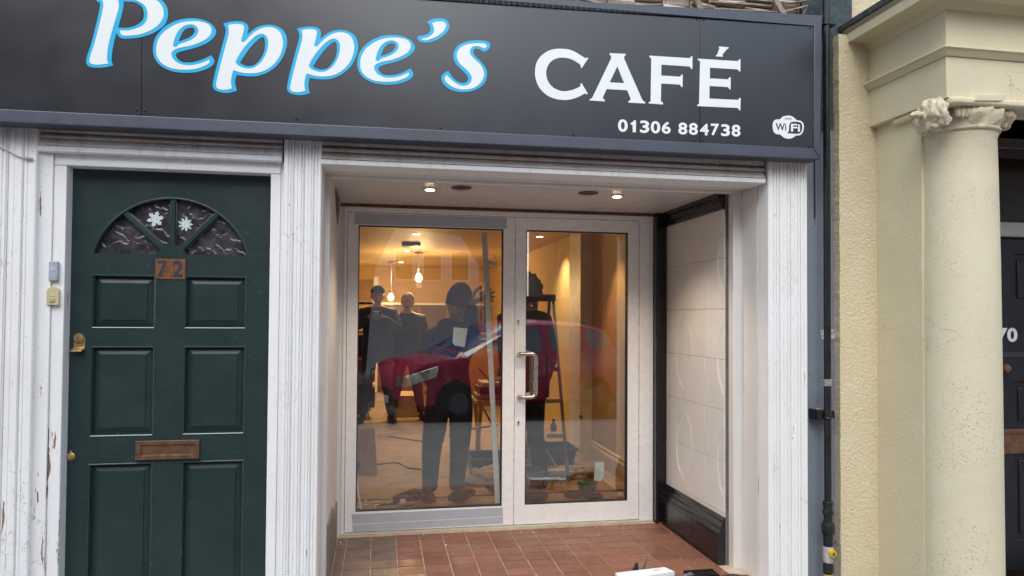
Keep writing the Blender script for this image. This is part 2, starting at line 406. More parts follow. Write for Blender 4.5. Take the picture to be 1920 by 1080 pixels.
        bm.to_mesh(me); bm.free(); me.update()
        o = bpy.data.objects.new(name, me); COL.objects.link(o); o.location = loc
        if parent is not None: o.parent = parent
        if bevel:
            b = o.modifiers.new('bevel', 'BEVEL'); b.width = bevel; b.segments = seg; b.limit_method = 'ANGLE'; b.angle_limit = rad(35); b.harden_normals = False
            for p in me.polygons: p.use_smooth = True
            try: me.set_sharp_from_angle(angle=rad(35))
            except Exception: pass
        if kind: o['kind'] = kind
        return o
def box(name, mat, parent, x0, x1, y0, y1, z0, z1, bevel=0, kind=None):
    return MB().box(x0, x1, y0, y1, z0, z1).build(name, mat, parent, bevel=bevel, kind=kind)

def smooth_path(pts, scale, ox, oy, step=8):
    """closed path of zoomed photograph points -> photograph points; 'c' marks a corner"""
    P = [(ox+p[0]/scale, oy+p[1]/scale, len(p) > 2) for p in pts]; n = len(P); out = []
    for i in range(n):
        p0, p1, p2, p3 = P[i-1], P[i], P[(i+1) % n], P[(i+2) % n]
        if p1[2] and p2[2]: out.append(p1[:2]); continue
        a = p1 if p1[2] else p0; d = p2 if p2[2] else p3
        for k in range(step):
            t = k/step
            q = [0.5*((2*p1[j])+(-a[j]+p2[j])*t+(2*a[j]-5*p1[j]+4*p2[j]-d[j])*t*t+(-a[j]+3*p1[j]-3*p2[j]+d[j])*t**3) for j in (0, 1)]
            out.append(tuple(q))
    return out
def flat_shape(name, mat, parent, loops, Y, thick=.001):
    """a flat cut-out in the plane at depth Y (first loop outside, others holes), in photograph points; gets real thickness"""
    cu = bpy.data.curves.new('tmp', 'CURVE'); cu.dimensions = '2D'; cu.fill_mode = 'BOTH'
    for lp in loops:
        sp = cu.splines.new('POLY'); sp.points.add(len(lp)-1); sp.use_cyclic_u = True
        for k, (x, y) in enumerate(lp):
            w = W(x, y, Y); sp.points[k].co = (w.x, w.z, 0, 1)
    return _cut(cu, name, mat, parent, Y, thick)
def world_shape(name, mat, parent, loops, Y, thick=.001, **k):
    cu = bpy.data.curves.new('tmp', 'CURVE'); cu.dimensions = '2D'; cu.fill_mode = 'BOTH'
    for lp in loops:
        sp = cu.splines.new('POLY'); sp.points.add(len(lp)-1); sp.use_cyclic_u = True
        for i, (x, z) in enumerate(lp): sp.points[i].co = (x, z, 0, 1)
    return _cut(cu, name, mat, parent, Y, thick, **k)
def _cut(cu, name, mat, parent, Y, thick, bevel=0):
    cu.extrude = thick/2
    ob = bpy.data.objects.new('tmp', cu); COL.objects.link(ob)
    me = bpy.data.meshes.new_from_object(ob.evaluated_get(bpy.context.evaluated_depsgraph_get()))
    b = MB(); b.v = [Vector((v.co.x, Y - thick/2 + v.co.z*-1, v.co.y)) for v in me.vertices]
    b.f = [list(p.vertices) for p in me.polygons]; b.mi = [0]*len(b.f)
    bpy.data.objects.remove(ob); bpy.data.curves.remove(cu); bpy.data.meshes.remove(me)
    return b.build(name, mat, parent, bevel=bevel)
def text_shape(name, mat, parent, s, quad, Y, thick=.0008, bold=.0, shear=0.0):
    """lettering fitted to the quad TL, TR, BR, BL (photograph points) in the plane Y"""
    cu = bpy.data.curves.new('tmp', 'FONT'); cu.body = s; cu.size = 1; cu.offset = bold; cu.resolution_u = 6; cu.shear = shear
    cu.extrude = .5
    ob = bpy.data.objects.new('tmp', cu); COL.objects.link(ob)
    me = bpy.data.meshes.new_from_object(ob.evaluated_get(bpy.context.evaluated_depsgraph_get()))
    xs = [v.co.x for v in me.vertices]; ys = [v.co.y for v in me.vertices]; x0, x1, y0, y1 = min(xs), max(xs), min(ys), max(ys)
    c = [W(q[0], q[1], Y) for q in quad]; b = MB()
    for v in me.vertices:
        u = (v.co.x-x0)/(x1-x0); t = (v.co.y-y0)/(y1-y0)
        p = (c[3]*(1-u)+c[2]*u)*(1-t)+(c[0]*(1-u)+c[1]*u)*t
        b.v.append(Vector((p.x, Y-(thick if v.co.z > 0 else 0), p.z)))
    b.f = [list(p.vertices) for p in me.polygons]; b.mi = [0]*len(b.f)
    bpy.data.objects.remove(ob); bpy.data.curves.remove(cu); bpy.data.meshes.remove(me)
    return b.build(name, mat, parent)

# ================================================================ shop front
ZB = -0.45                      # everything on the facade runs down past the picture's lower edge
ZP = -0.13                      # pavement level
Zs = W(690, 313, -.04).z        # soffit of the shop beam
Zc = W(930, 389, 1.06).z        # ceiling of the entrance recess
ZS0 = W(690, 262, -.10).z       # top of the beam mouldings, just under the sign
GX0, GX1 = W(642, 700, 1.10).x, W(1223, 700, 1.10).x   # door frame
YF, YG = 1.095, 1.105            # planes of the door frame and the door leaves
Xl, Xr = -.268, 1.92            # inner faces of the pilasters
Xtl, Xt = -.248, 1.85           # side walls of the recess

shop = thing('shop_building', 'white painted timber shopfront around a recessed glazed entrance', 'building', (0, 0, ZP))

def pilaster(px0, px1, ytop, Y, grooves, mat, label=None, back=.10, z0=ZB):
    x0, x1 = W(px0, 600, Y).x, W(px1, 600, Y).x; zt = W((px0+px1)/2, ytop, Y).z+.05
    w = x1-x0; pts = [(x0, Y+back), (x0, Y+.004), (x0+.004, Y)]
    for g, gw, gd, bead in grooves:
        a, b = x0+w*(g-gw/2), x0+w*(g+gw/2); m = (a+b)/2
        pts += [(a, Y), (a+.0015, Y+gd)]
        if bead: pts += [(a+(m-a)*.45, Y+gd*.9), (a+(m-a)*.6, Y-.001), (m, Y-.0045), (b-(b-m)*.6, Y-.001), (b-(b-m)*.45, Y+gd*.9)]
        pts += [(b-.0015, Y+gd), (b, Y)]
    pts += [(x1-.004, Y), (x1, Y+.004), (x1, Y+back)]
    o = MB().prism([(x, y, z0) for x, y in pts], (0, 0, zt-z0)).build('pilaster', mat, shop)
    if label: o['label'] = label
    return o
G4 = [(.13, .035, .006, 0), (.24, .11, .007, 1), (.38, .03, .004, 0), (.52, .11, .007, 1), (.66, .03, .004, 0), (.78, .11, .007, 1), (.90, .03, .005, 0)]
pilaster(-66, 62, 225, -.06, [(.34, .02, .004, 0), (.50, .03, .006, 0), (.57, .05, .008, 1), (.68, .03, .003, 0), (.80, .04, .006, 1), (.87, .02, .004, 0)], 'white_peel', 'peeling fluted pilaster left of the green door')
pilaster(528, 599, 250, -.06, G4, 'white_worn', 'fluted pilaster between green door and glazed entrance')
pilaster(1441, 1514.5, 300, -.06, G4, 'white_worn', 'fluted pilaster beside the blue grey wall')

def mould(parent, x0, x1, prof, mat, name='moulding', smooth=False, kind=None):
    """profile of (Y, Z) points extruded along X"""
    return MB().prism([(x0, y, z) for y, z in prof], (x1-x0, 0, 0)).build(name, mat, parent, smooth=smooth)
def zat(px, py, Y): return W(px, py, Y).z

# beam over the entrance: board, groove, bead, ogee, fillet
xa, xb = W(601, 300, -.06).x+.0, W(1436, 320, -.06).x
z = lambda y, Y=-.05: zat(690, y, Y)
mould(shop, xa, xb, [(.10, ZS0+.12), (-.045, ZS0+.12), (-.045, z(273)), (-.02, z(275)), (-.012, z(277)), (-.03, z(278.5)), (.10, z(278.5))], 'white_grubby', 'fascia_board')
mould(shop, xa, xb, [(.10, z(279)), (-.040, z(279)), (-.046, z(281)), (-.046, z(285)), (-.04, z(286.5)), (.10, z(286.5))], 'white_grubby', 'bead')
mould(shop, xa, xb, [(.10, z(287.5)), (-.030, z(287.5)), (-.036, z(290)), (-.046, z(294)), (-.052, z(298)), (-.052, z(301)), (.10, z(301.5))], 'white_grubby', 'ogee_moulding')
mould(shop, xa, xb, [(.10, z(302.5)), (-.055, z(302.5)), (-.058, z(304)), (-.058, Zs+.003), (-.05, Zs), (.02, Zs), (.10, Zs+.001)], 'white_paint', 'fillet')
MB().box(xa, xb, .021, .188, Zs+.002, Zs+.10).build('soffit_board', 'reveal_paint', shop)
MB().box(xa, xb, .190, .225, Zs-.012, Zs+.08).build('soffit_bead', 'reveal_paint', shop, bevel=.004)
# reveals
box('reveal_panel', 'reveal_paint', shop, Xl-.04, Xl, .045, .20, ZB, Zs+.04)
box('reveal_panel', 'reveal_paint', shop, Xr, Xr+.04, .045, .20, ZB, Zs+.04)
box('reveal_trim', 'reveal_paint', shop, Xl-.04, Xtl, .201, .26, ZB, Zs+.02, bevel=.004)
box('reveal_trim', 'reveal_paint', shop, Xt+.02, Xr+.04, .201, .26, ZB, Zs+.02, bevel=.004)
# recess left wall, with its dark broken skirting
box('recess_wall', 'reveal_paint', shop, Xtl-.08, Xtl, .262, 1.16, -.02, Zc+.15)
p = MB()
for a, b, zb, zt in ((.27, .62, -.005, .30), (.62, .98, -.005, .24)):
    p.box(Xtl, Xtl+.010, a, b, zb, zt)
p.build('skirting', plain('grey brown skirting remains', (.20, .17, .16), .6), shop)
MB().prism([(Xtl+.004, .55, Zc), (Xtl+.004, .95, Zc), (Xtl+.004, .90, Zc-.10), (Xtl+.004, .80, Zc-.17), (Xtl+.004, .66, Zc-.09)], (-.02, 0, 0)).build('bare_patch', plain('bare grey plaster', (.13, .10, .10), .8), shop)
# recess ceiling
box('recess_ceiling', 'ceiling', shop, Xtl-.05, Xt+.1, .226, 1.20, Zc, Zc+.06)
box('ceiling_gap', plain('dark brown crumbling gap', (.12, .055, .035), .9, var=.5, scale=30, bump=.8), shop, Xtl, GX1, 1.085, 1.12, Zc-.02, Zc)
box('frame_packer', 'reveal_paint', shop, Xtl, GX0, YF+.006, 1.16, -.02, Zc)

# tiled side wall
tw = MB().box(Xt+.004, Xt+.10, .262, 1.12, -.02, Zc+.02).build('tiled_wall', plain('dark tile joint', (.15, .125, .11), .9), shop)
ts = .2785
zj = zat(1252, 502, 1.075) ; yj = [WX(1283, 585, Xt).y, WX(1321, 585, Xt).y]
ys = [1.075]; y = yj[0]
while y > .27: ys.append(y); y -= (yj[0]-yj[1])
ys.append(.262)
zs = [Zc]; zz = zj
while zz > 0: zs.append(zz); zz -= ts*1.0
zs.append(0)
for a, b in zip(ys[:-1], ys[1:]):
    for c, d in zip(zs[:-1], zs[1:]):
        if a-b < .01 or c-d < .01: continue
        q = random.uniform(-.0008, .0008)
        MB().box(Xt+q, Xt+.006, b+.0010, a-.0010, d+.0010, c-.0010).build('tile', 'wall_tile', tw, bevel=.001)
for yc in (yj[0], yj[0]-2*(yj[0]-yj[1])):
    for k in range(0, 7, 2):
        zc_ = zj-ts*k-ts*.0
        for r_, w_ in ((.205, .0017), (.185, .0010)):
            if zc_-r_ < .30 or zc_+r_ > Zc-.1 or yc-r_ < .27:
                arc = [t for t in range(0, 361, 6)]
            pts = []
            for t in range(0, 361, 6):
                yy, z_ = yc+r_*.6*math.cos(rad(t)), zc_+r_*math.sin(rad(t))
                pts.append((Xt-.0002, yy, z_))
            seg = []
            for q in pts+[None]:
                if q is not None and .27 < q[1] < 1.07 and .30 < q[2] < Zc-.10: seg.append(q)
                else:
                    if len(seg) > 3: MB().tube(seg, w_, 6).build('raised_ring', 'wall_tile', tw, smooth=True)
                    seg = []
# black mouldings round the tiles
prof = [(0, 0), (0, .185), (-.010, .20), (-.014, .215), (-.030, .225), (-.034, .235)]
def sk(x0, prof, ya, yb, name):
    MB().prism([(x, ya, z_) for x, z_ in prof], (0, yb-ya, 0)).build(name, 'black_gloss', shop)
sk(Xt, [(Xt+.004, -.01), (Xt-.040, -.01), (Xt-.042, .150), (Xt-.036, .160), (Xt-.036, .168), (Xt-.030, .172), (Xt-.026, .19), (Xt-.026, .20), (Xt-.018, .206), (Xt-.016, .225), (Xt-.010, .232), (Xt-.008, .25), (Xt+.004, .252)], .263, 1.075, 'black_skirting')
sk(Xt, [(Xt+.004, Zc+.005), (Xt-.040, Zc+.005), (Xt-.040, Zc-.025), (Xt-.030, Zc-.032), (Xt-.026, Zc-.060), (Xt-.016, Zc-.066), (Xt-.012, Zc-.085), (Xt+.004, Zc-.09)], .263, 1.075, 'black_cornice')
MB().box(GX1+.006, GX1+.03, 1.045, 1.12, -.005, Zc).box(GX1+.03, Xt-.015, 1.062, 1.12, -.005, Zc).box(Xt-.015, Xt+.005, 1.072, 1.12, -.005, Zc).build('black_corner_post', 'black_gloss', shop, bevel=.004)

# downlights and dead fittings in the recess ceiling
def downlight(px, py, z_, lit, label, r=.035, power=0, group=None, parentless=True):
    c = WZ(px, py, z_); t = thing('downlight', label, 'ceiling light', (c.x, c.y, z_), group)
    if lit:
        MB().lathe((c.x, c.y, z_-.001), [(r*.72, 0), (r, -.001), (r, -.005), (r*.74, -.006)], n=20).build('bezel', 'chrome', t, smooth=True)
        MB().lathe((c.x, c.y, z_-.0085), [(r*.70, 0), (r*.70, .002)], n=20).build('lamp', 'lamp_glow', t)
        if power:
            l = bpy.data.lights.new('lamp_light', 'SPOT'); l.energy = power; l.color = (1, .80, .58); l.spot_size = rad(115); l.spot_blend = .7; l.shadow_soft_size = .03
            lo = bpy.data.objects.new('lamp_light', l); COL.objects.link(lo); lo.parent = t; lo.location = (0, 0, -.02)
    else:
        MB().lathe((c.x, c.y, z_-.001), [(r*1.5, 0), (r*1.6, -.002), (r*1.5, -.006), (r*.9, -.008)], n=20).build('bezel', plain('tarnished brown ring', (.13, .08, .06), .4, .4), t, smooth=True)
        MB().lathe((c.x, c.y, z_-.0105), [(r*.85, 0), (r*.85, .001)], n=16).build('lamp', 'black_plastic', t)
    return t
downlight(806, 354, Zc, True, 'left lit downlight in the recess ceiling above the taped door', power=17)
downlight(865, 351, Zc, False, 'dead brown ceiling fitting right of the left lit downlight')
downlight(1103, 361, Zc, False, 'dead brown ceiling fitting left of the right lit downlight')
downlight(1157, 367, Zc, True, 'right lit downlight in the recess ceiling near the black trim', power=17)

# ---- mouldings over the green door and its casing
x0, x1 = W(70, 260, -.05).x, W(529, 260, -.05).x
z = lambda y, Y=-.05: zat(100, y, Y)
mould(shop, x0, x1, [(.10, ZS0+.10), (-.038, ZS0+.10), (-.038, z(244)), (-.018, z(247)), (-.030, z(249.5)), (.10, z(249.5))], 'white_grubby', 'fascia_board')
mould(shop, x0, x1, [(.10, z(250.5)), (-.036, z(250.5)), (-.040, z(254)), (-.038, z(257.5)), (.10, z(257.5))], 'white_grubby', 'bead')
mould(shop, x0, x1, [(.10, z(258.5)), (-.030, z(258.5)), (-.036, z(262)), (-.044, z(268)), (-.046, z(272)), (.10, z(272.5))], 'white_paint', 'ogee_moulding')
mould(shop, x0, x1, [(.10, z(273.5)), (-.052, z(273.5)), (-.054, z(276)), (-.054, z(283)), (-.048, z(285)), (.10, z(285))], 'white_paint', 'fillet')
zl = z(285); Zd = W(320, 320, .0).z
c0, c1 = W(97, 500, -.02).x, W(524, 500, -.02).x
d0, d1 = W(119, 600, -.02).x, W(504, 600, -.02).x
box('side_board', 'white_peel', shop, W(66, 500, -.01).x, c0, -.03, .10, ZB, zl, bevel=.003)
box('casing', 'white_peel', shop, c0+.001, d0, -.02, .12, ZB, Zd, bevel=.004)
box('casing', 'white_paint', shop, d1, c1, -.02, .12, ZB, Zd, bevel=.004)
box('casing_head', 'white_paint', shop, c0+.001, c1, -.0205, .12, Zd+.001, zl, bevel=.004)
box('side_board', 'white_paint', shop, c1+.001, W(529, 500, -.03).x, -.012, .10, ZB, zl)
box('inner_wall', 'brick', shop, -3.2, Xtl-.085, .30, 1.16, ZB, 2.6)
box('inner_wall', 'brick', shop, Xr+.05, 4.4, .62, 1.16, ZB, 2.6)
box('facade_core', 'brick', shop, -3.2, W(1514, 300, 0).x, .10, .30, Zs+.13, 2.62)

# ---- upper wall and the ragged timbers above the sign
zu = W(1400, 20, .0).z
box('upper_wall', 'slate', shop, -3.2, 2.45, .08, .6, 2.63, 6.2)
for i in range(9):
    xa_, xb_ = W(1090+52*i, 5, .0).x, W(1090+52*(i+1)-random.uniform(1, 4), 5, .0).x
    if i > 7: break
    for k in range(12):
        zz = W(1090+52*i, 34, 0).z-.03+.022*k + random.uniform(-.004, .004)
        MB().hexa([(xa_, .02+random.uniform(-.02, .02), zz), (xb_, .02+random.uniform(-.02, .02), zz+random.uniform(-.006, .006)), (xb_, .08, zz), (xa_, .08, zz)],
                  [(xa_, .02+random.uniform(-.02, .02), zz+.018), (xb_, .02+random.uniform(-.02, .02), zz+.018), (xb_, .08, zz+.018), (xa_, .08, zz+.018)]).build('splintered_lath', 'timber_flake', shop)
def slat(a, b, w, Y, mat='timber_old', name='loose_batten', t=.015):
    A, B = W(*a, Y), W(*b, Y); d = (B-A).normalized(); n = Vector((-d.z, 0, d.x))*w/2
    return MB().prism([A-n, A+n, B+n, B-n], (0, t, 0)).build(name, mat, shop, bevel=.002)
slat((1440, -30), (1474, 32), .028, -.03); slat((1298, -25), (1316, 18), .030, -.02); slat((1455, 8), (1560, -6), .006, -.02); slat((1470, 22), (1515, 10), .008, -.03)
slat((1508, 26), (1514, 12), .003, -.03); slat((1330, 2), (1420, 8), .010, -.01); slat((1340, 16), (1460, 22), .007, -.02)

# ---- sign
YS = -.15
sign = thing('fascia_sign', 'black cafe fascia sign with blue edged white lettering above both doors', 'sign', (W(770, 250, YS).x, YS, W(770, 250, YS).z))
def lin(a, b, x): return (x, a[1]+(b[1]-a[1])*(x-a[0])/(b[0]-a[0]))
bo = lambda x: lin((0, 228.3), (1538, 299), x)      # lower outer edge in the photograph
bi = lambda x: lin((0, 204), (1525, 277.5), x)
to = lambda x: lin((1033, 1), (1541, 30.5), x)
ti = lambda x: lin((953, 0), (1526, 47), x)
L = -420
def fr(name, q, t=.05, mat='sign_frame'):
    a = [W(x, y, YS) for x, y in q]; b = [p+Vector((0, t, 0)) for p in a]
    o = MB().hexa(a, b).build(name, mat, sign, bevel=.004, seg=3); return o
fr('frame_rail', [bi(L), bi(1525), bo(1538), bo(L)], .10)
fr('frame_rail', [to(L), to(1541), ti(1526), ti(L)], .10)
fr('frame_stile', [ti(1526.6), to(1541.5), bo(1538.5), (1525.6, 277.6)], .10)
YP = YS+.006
seams = [L, 266, 1313, 1529]
for a, b in zip(seams[:-1], seams[1:]):
    q = [(a+.45, ti(a)[1]-4), (b-.45, ti(b)[1]-4), (b-1.2, bi(b)[1]+2), (a-.4, bi(a)[1]+2)]
    A = [W(x, y, YP) for x, y in q]; MB().hexa(A, [p+Vector((0, .03, 0)) for p in A]).build('sign_panel', 'sign_panel', sign, bevel=.0008)
box('backing', 'black_plastic', sign, W(L, 200, YP).x, W(1520, 200, YP).x, YP+.032, YP+.05, W(1500, 285, YP).z, W(1500, 45, YP).z)
MB().box(W(L, 200, YP).x, W(1534, 200, YP).x, YP+.051, .0, W(1500, 290, YP).z+.01, W(1500, 30, YP).z).build('carcass', 'brown_dark', sign)
for sx, sy in ((257, 206), (272, 207), (556, 223), (826, 240), (1075, 254), (1302.5, 264), (1316, 265.2), (1516.5, 275), (1076, 18.5), (1306.5, 36.5), (1319.5, 37.3), (1519, 53)):
    c = W(sx, sy, YP); MB().lathe((c.x, YP, c.z), [(.0052, 0), (.0052, .0015), (.003, .0035), (.0008, .004)], 'Y', 12).build('screw', 'screw', sign, smooth=True)
C = True
def letter(outer, inner, sc, ox, oy, holes_o=(), holes_i=(), dx=0, dy=0):
    sm = lambda l: [(x+dx, y+dy) for x, y in smooth_path(l, sc, ox, oy)]
    w = flat_shape('letter', 'letter_white', sign, [sm(inner)]+[sm(h) for h in holes_i], YP-.0016, .0012)
    flat_shape('letter_outline', 'letter_blue', w, [sm(outer)]+[sm(h) for h in holes_o], YP-.0004, .0012)
P_o = [(240, -60, C), (236, -20), (262, 25), (303, 42, C), (300, 100), (275, 230), (225, 440), (165, 670), (110, 830), (92, 920), (110, 975), (170, 1008), (260, 1018), (380, 1010), (505, 980, C), (480, 935), (475, 870), (485, 770), (510, 640), (548, 490, C), (580, 545), (640, 577), (740, 580), (880, 565), (1040, 522), (1180, 450), (1280, 360), (1320, 240), (1315, 140), (1270, 50), (1215, 0), (1100, -70), (900, -120), (650, -130), (400, -110)]
P_h = [(648, 25, C), (655, 80), (640, 160), (610, 280), (575, 415, C), (700, 418), (820, 390), (910, 335), (955, 270), (960, 190), (935, 110), (870, 55), (780, 28)]
P_i = [(290, -40, C), (325, -8), (350, 40), (350, 100), (325, 230), (275, 440), (215, 670), (160, 830), (145, 900), (155, 945), (210, 968), (300, 970), (425, 955, C), (408, 900), (408, 830), (425, 690), (460, 540), (520, 330), (575, 150), (585, 70), (572, 10), (560, -25, C), (640, -32), (740, -22), (830, 0), (930, 50), (990, 110), (1015, 200), (1005, 290), (950, 375), (850, 425), (720, 458), (600, 458, C), (612, 505), (650, 533), (760, 533), (900, 515), (1060, 455), (1180, 370), (1245, 270), (1255, 170), (1220, 75), (1135, 0), (950, -60), (700, -85), (450, -75)]
letter(P_o, P_i, 8, 150, 0, [P_h])
e_o = [(810, 45), (960, 65), (1100, 120), (1190, 200), (1230, 290), (1190, 390), (1090, 480), (950, 550), (800, 600), (640, 640), (520, 680), (492, 710), (510, 770), (570, 830), (650, 855), (780, 855), (900, 830), (1020, 785), (1135, 722, C), (1180, 780), (1197, 840), (1170, 900), (1080, 965), (930, 1020), (760, 1045), (600, 1045), (430, 1020), (280, 960), (160, 870), (90, 750), (68, 640), (80, 500), (130, 370), (230, 250), (360, 150), (520, 80), (660, 52)]
e_h = [(537, 475, C), (570, 390), (620, 290), (690, 232), (770, 213), (820, 225), (838, 270), (815, 330), (750, 390), (650, 435)]
e_i = [(800, 97), (930, 105), (1060, 140), (1130, 200), (1147, 270), (1120, 350), (1040, 430), (900, 500), (750, 550), (590, 580), (470, 620), (415, 670), (412, 720), (440, 790), (510, 855), (620, 900), (740, 908), (860, 895), (980, 860), (1105, 805, C), (1112, 840), (1085, 880), (990, 930), (850, 975), (700, 990), (540, 985), (400, 960), (270, 900), (180, 815), (135, 710), (130, 600), (150, 480), (220, 350), (330, 250), (470, 165), (630, 112)]
e_c = [(433, 560, C), (450, 480), (490, 360), (550, 260), (640, 185), (730, 158), (820, 165), (885, 215), (903, 280), (870, 360), (790, 430), (680, 480), (560, 520), (495, 578, C)]
letter(e_o, e_i, 1375/140, 280, 30, [e_h], [e_c])
p_o = [(208, 102, C), (290, 80), (380, 72), (470, 80), (525, 110), (545, 160), (540, 210), (530, 255, C), (590, 200), (680, 145), (780, 122), (880, 125), (980, 165), (1040, 230), (1068, 330), (1055, 440), (1010, 560), (930, 670), (810, 760), (690, 805), (580, 817), (480, 810), (385, 795, C), (370, 860), (368, 930), (392, 1008, C), (300, 1035), (200, 1035), (110, 1010), (68, 960), (68, 900), (90, 790), (135, 610), (190, 410), (235, 240), (238, 170)]
p_h = [(430, 635, C), (490, 540), (570, 430), (660, 335), (720, 290), (750, 288), (768, 330), (770, 400), (755, 490), (710, 580), (640, 655), (560, 678), (490, 665)]
p_i = [(272, 125, C), (340, 110), (430, 110), (475, 125), (488, 155), (480, 210), (445, 342, C), (490, 355, C), (560, 280), (640, 210), (740, 162), (840, 152), (930, 180), (985, 240), (1012, 340), (1005, 440), (965, 550), (890, 650), (790, 725), (680, 765), (570, 775), (470, 768), (342, 732, C), (320, 810), (310, 890), (325, 978, C), (250, 995), (180, 995), (125, 975), (110, 935), (120, 870), (160, 700), (220, 470), (275, 270), (282, 190)]
p_c = [(370, 620, C), (430, 510), (520, 390), (620, 290), (690, 248), (750, 245), (800, 290), (815, 360), (800, 460), (755, 570), (680, 660), (590, 708), (500, 705), (410, 670)]
letter(p_o, p_i, 7.2, 390, 30, [p_h], [p_c])
letter(p_o, p_i, 7.2*1.045, 529.5, 40.5, [p_h], [p_c])
letter(e_o, e_i, 1375/140*1.095, 663.5, 61.5, [e_h], [e_c])
a_o = [(222, 82, C), (290, 45), (380, 32), (460, 45), (510, 90), (520, 150), (490, 220), (410, 290), (300, 345), (200, 362), (120, 345), (92, 300), (105, 268, C), (170, 262), (240, 235), (268, 190), (262, 140)]
a_i = [(287, 97, C), (350, 77), (420, 75), (465, 95), (475, 140), (450, 195), (390, 250), (300, 300), (210, 328), (160, 322), (142, 308, C), (210, 295), (280, 260), (315, 210), (312, 150)]
letter(a_o, a_i, 7.2, 770, 30)
s_o = [(990, 490, C), (1050, 450), (1074, 405), (1050, 355), (970, 332), (860, 330), (740, 350), (640, 400), (585, 480), (578, 560), (610, 650), (680, 720), (750, 790), (775, 840), (760, 885), (700, 905), (620, 880), (560, 820), (505, 742, C), (440, 780), (413, 835), (440, 915), (520, 985), (620, 1020), (710, 1028), (820, 1015), (940, 960), (1010, 880), (1030, 780), (1010, 700), (940, 610), (870, 540), (845, 490), (855, 455), (890, 440), (940, 455)]
s_i = [(995, 440, C), (1025, 415), (1015, 385), (960, 370), (870, 370), (760, 385), (670, 430), (627, 500), (630, 580), (680, 660), (760, 730), (815, 800), (822, 860), (795, 915), (730, 943), (650, 930), (570, 880), (487, 798, C), (460, 840), (480, 890), (550, 950), (640, 985), (730, 993), (840, 975), (930, 915), (980, 840), (987, 750), (950, 670), (880, 600), (815, 530), (800, 470), (830, 420), (890, 405), (950, 420)]
letter(s_o, s_i, 7.2, 770, 30)
def plainletter(loops, sc, ox, oy, name='letter', mat='letter_white', Y=None, parent=None, step=6):
    return flat_shape(name, mat, parent or sign, [smooth_path(l, sc, ox, oy, step) for l in loops], YP-.0004 if Y is None else Y, .001)
plainletter([[(545, 103), (680, 115), (790, 155), (880, 210), (968, 265, C), (1000, 248, C), (1018, 262, C), (905, 432, C), (885, 415, C), (885, 380), (830, 335), (730, 280), (620, 255), (500, 262), (400, 310), (335, 390), (305, 500), (325, 620), (380, 715), (470, 785), (590, 820), (720, 805), (830, 765), (880, 735), (883, 695, C), (903, 682, C), (1010, 862, C), (993, 873, C), (960, 857, C), (850, 915), (720, 958), (600, 968), (450, 945), (310, 880), (195, 765), (135, 630), (118, 500), (140, 350), (210, 235), (320, 150), (430, 112)]], 9, 990, 80)
plainletter([[(x, y, C) for x, y in l] for l in ([(385, 177), (663, 190), (655, 212), (634, 230), (632, 270), (935, 960), (955, 988), (988, 1003), (985, 1027), (702, 1012), (705, 988), (738, 968), (738, 935), (682, 803), (335, 785), (272, 925), (278, 948), (308, 968), (305, 992), (45, 975), (50, 955), (90, 935), (105, 905), (410, 270), (413, 230), (388, 205)], [(516, 398), (630, 684), (388, 670)])], 9, 1100, 80)
plainletter([[(x, y, C) for x, y in [(145, 195), (745, 233), (770, 203), (785, 203), (785, 392), (765, 392), (745, 358), (320, 330), (318, 493), (598, 511), (622, 480), (640, 482), (638, 664), (618, 664), (598, 630), (316, 613), (312, 880), (346, 905), (344, 928), (127, 912), (132, 895), (158, 878), (168, 240), (138, 212)]]], 8, 1200, 80)
plainletter([[(x, y, C) for x, y in [(145, 240), (745, 278), (768, 248), (786, 250), (784, 433), (766, 433), (745, 402), (328, 375), (326, 535), (598, 551), (620, 520), (640, 522), (638, 702), (620, 700), (600, 668), (322, 650), (320, 838), (748, 860), (770, 830), (790, 832), (783, 1016), (768, 1013), (745, 980), (135, 952), (138, 935), (165, 912), (180, 280), (145, 258)]]], 8, 1290, 80)
plainletter([[(x, y, C) for x, y in [(465, 57), (612, 70), (605, 88), (585, 95), (512, 185), (524, 195), (522, 212), (416, 206), (418, 190), (435, 182), (470, 85), (462, 72)]]], 8, 1290, 80, 'accent')
for ch, (a, b, t, l) in zip('01306884738', ((138, 272, 102, 275), (315, 387, 115, 282), (443, 570, 118, 290), (592, 722, 126, 296), (745, 867, 133, 302), (973, 1097, 146, 312), (1120, 1243, 152, 318), (1270, 1395, 162, 323), (1423, 1537, 162, 326), (1565, 1687, 170, 336), (1712, 1833, 176, 340))):
    k = 7.385; a, b, t, l = 1140+a/k, 1140+b/k, 210+t/k, 210+l/k; sl = .022*(b-a)
    if ch == '1':
        plainletter([[(x, y, C) for x, y in [(360, 115), (387, 117), (384, 282), (341, 281), (341, 178), (315, 176), (317, 148), (336, 143), (350, 130)]]], 7.385, 1140, 210, 'digit'); continue
    text_shape('digit', 'letter_white', sign, ch, [(a, t-sl), (b, t+sl), (b, l+sl), (a, l-sl)], YP-.0002, bold=.028)
bub = plainletter([[(465, 165), (540, 180), (600, 225), (625, 253, C), (690, 258), (740, 300), (757, 370), (745, 450), (710, 510), (660, 530), (612, 530, C), (560, 570), (480, 592), (400, 575), (345, 535), (318, 510, C), (250, 505), (200, 460), (183, 380), (192, 290), (235, 240), (318, 235, C), (370, 185)]], 9.817, 1430, 200, 'wireless_badge')
plainletter([[(450, 490, C), (482, 440), (487, 350), (510, 295), (560, 278), (660, 282), (715, 315), (727, 380), (715, 450), (670, 495), (560, 495)]], 9.817, 1430, 200, 'dark_bubble', 'ink_dark', YP-.0012, bub)
def q(x0, y0, x1, y1, k=9.817, ox=1430, oy=200, s=.03):
    a, b, t, l = ox+x0/k, ox+x1/k, oy+y0/k, oy+y1/k; d = s*(b-a)/2
    return [(a, t-d), (b, t+d), (b, l+d), (a, l-d)]
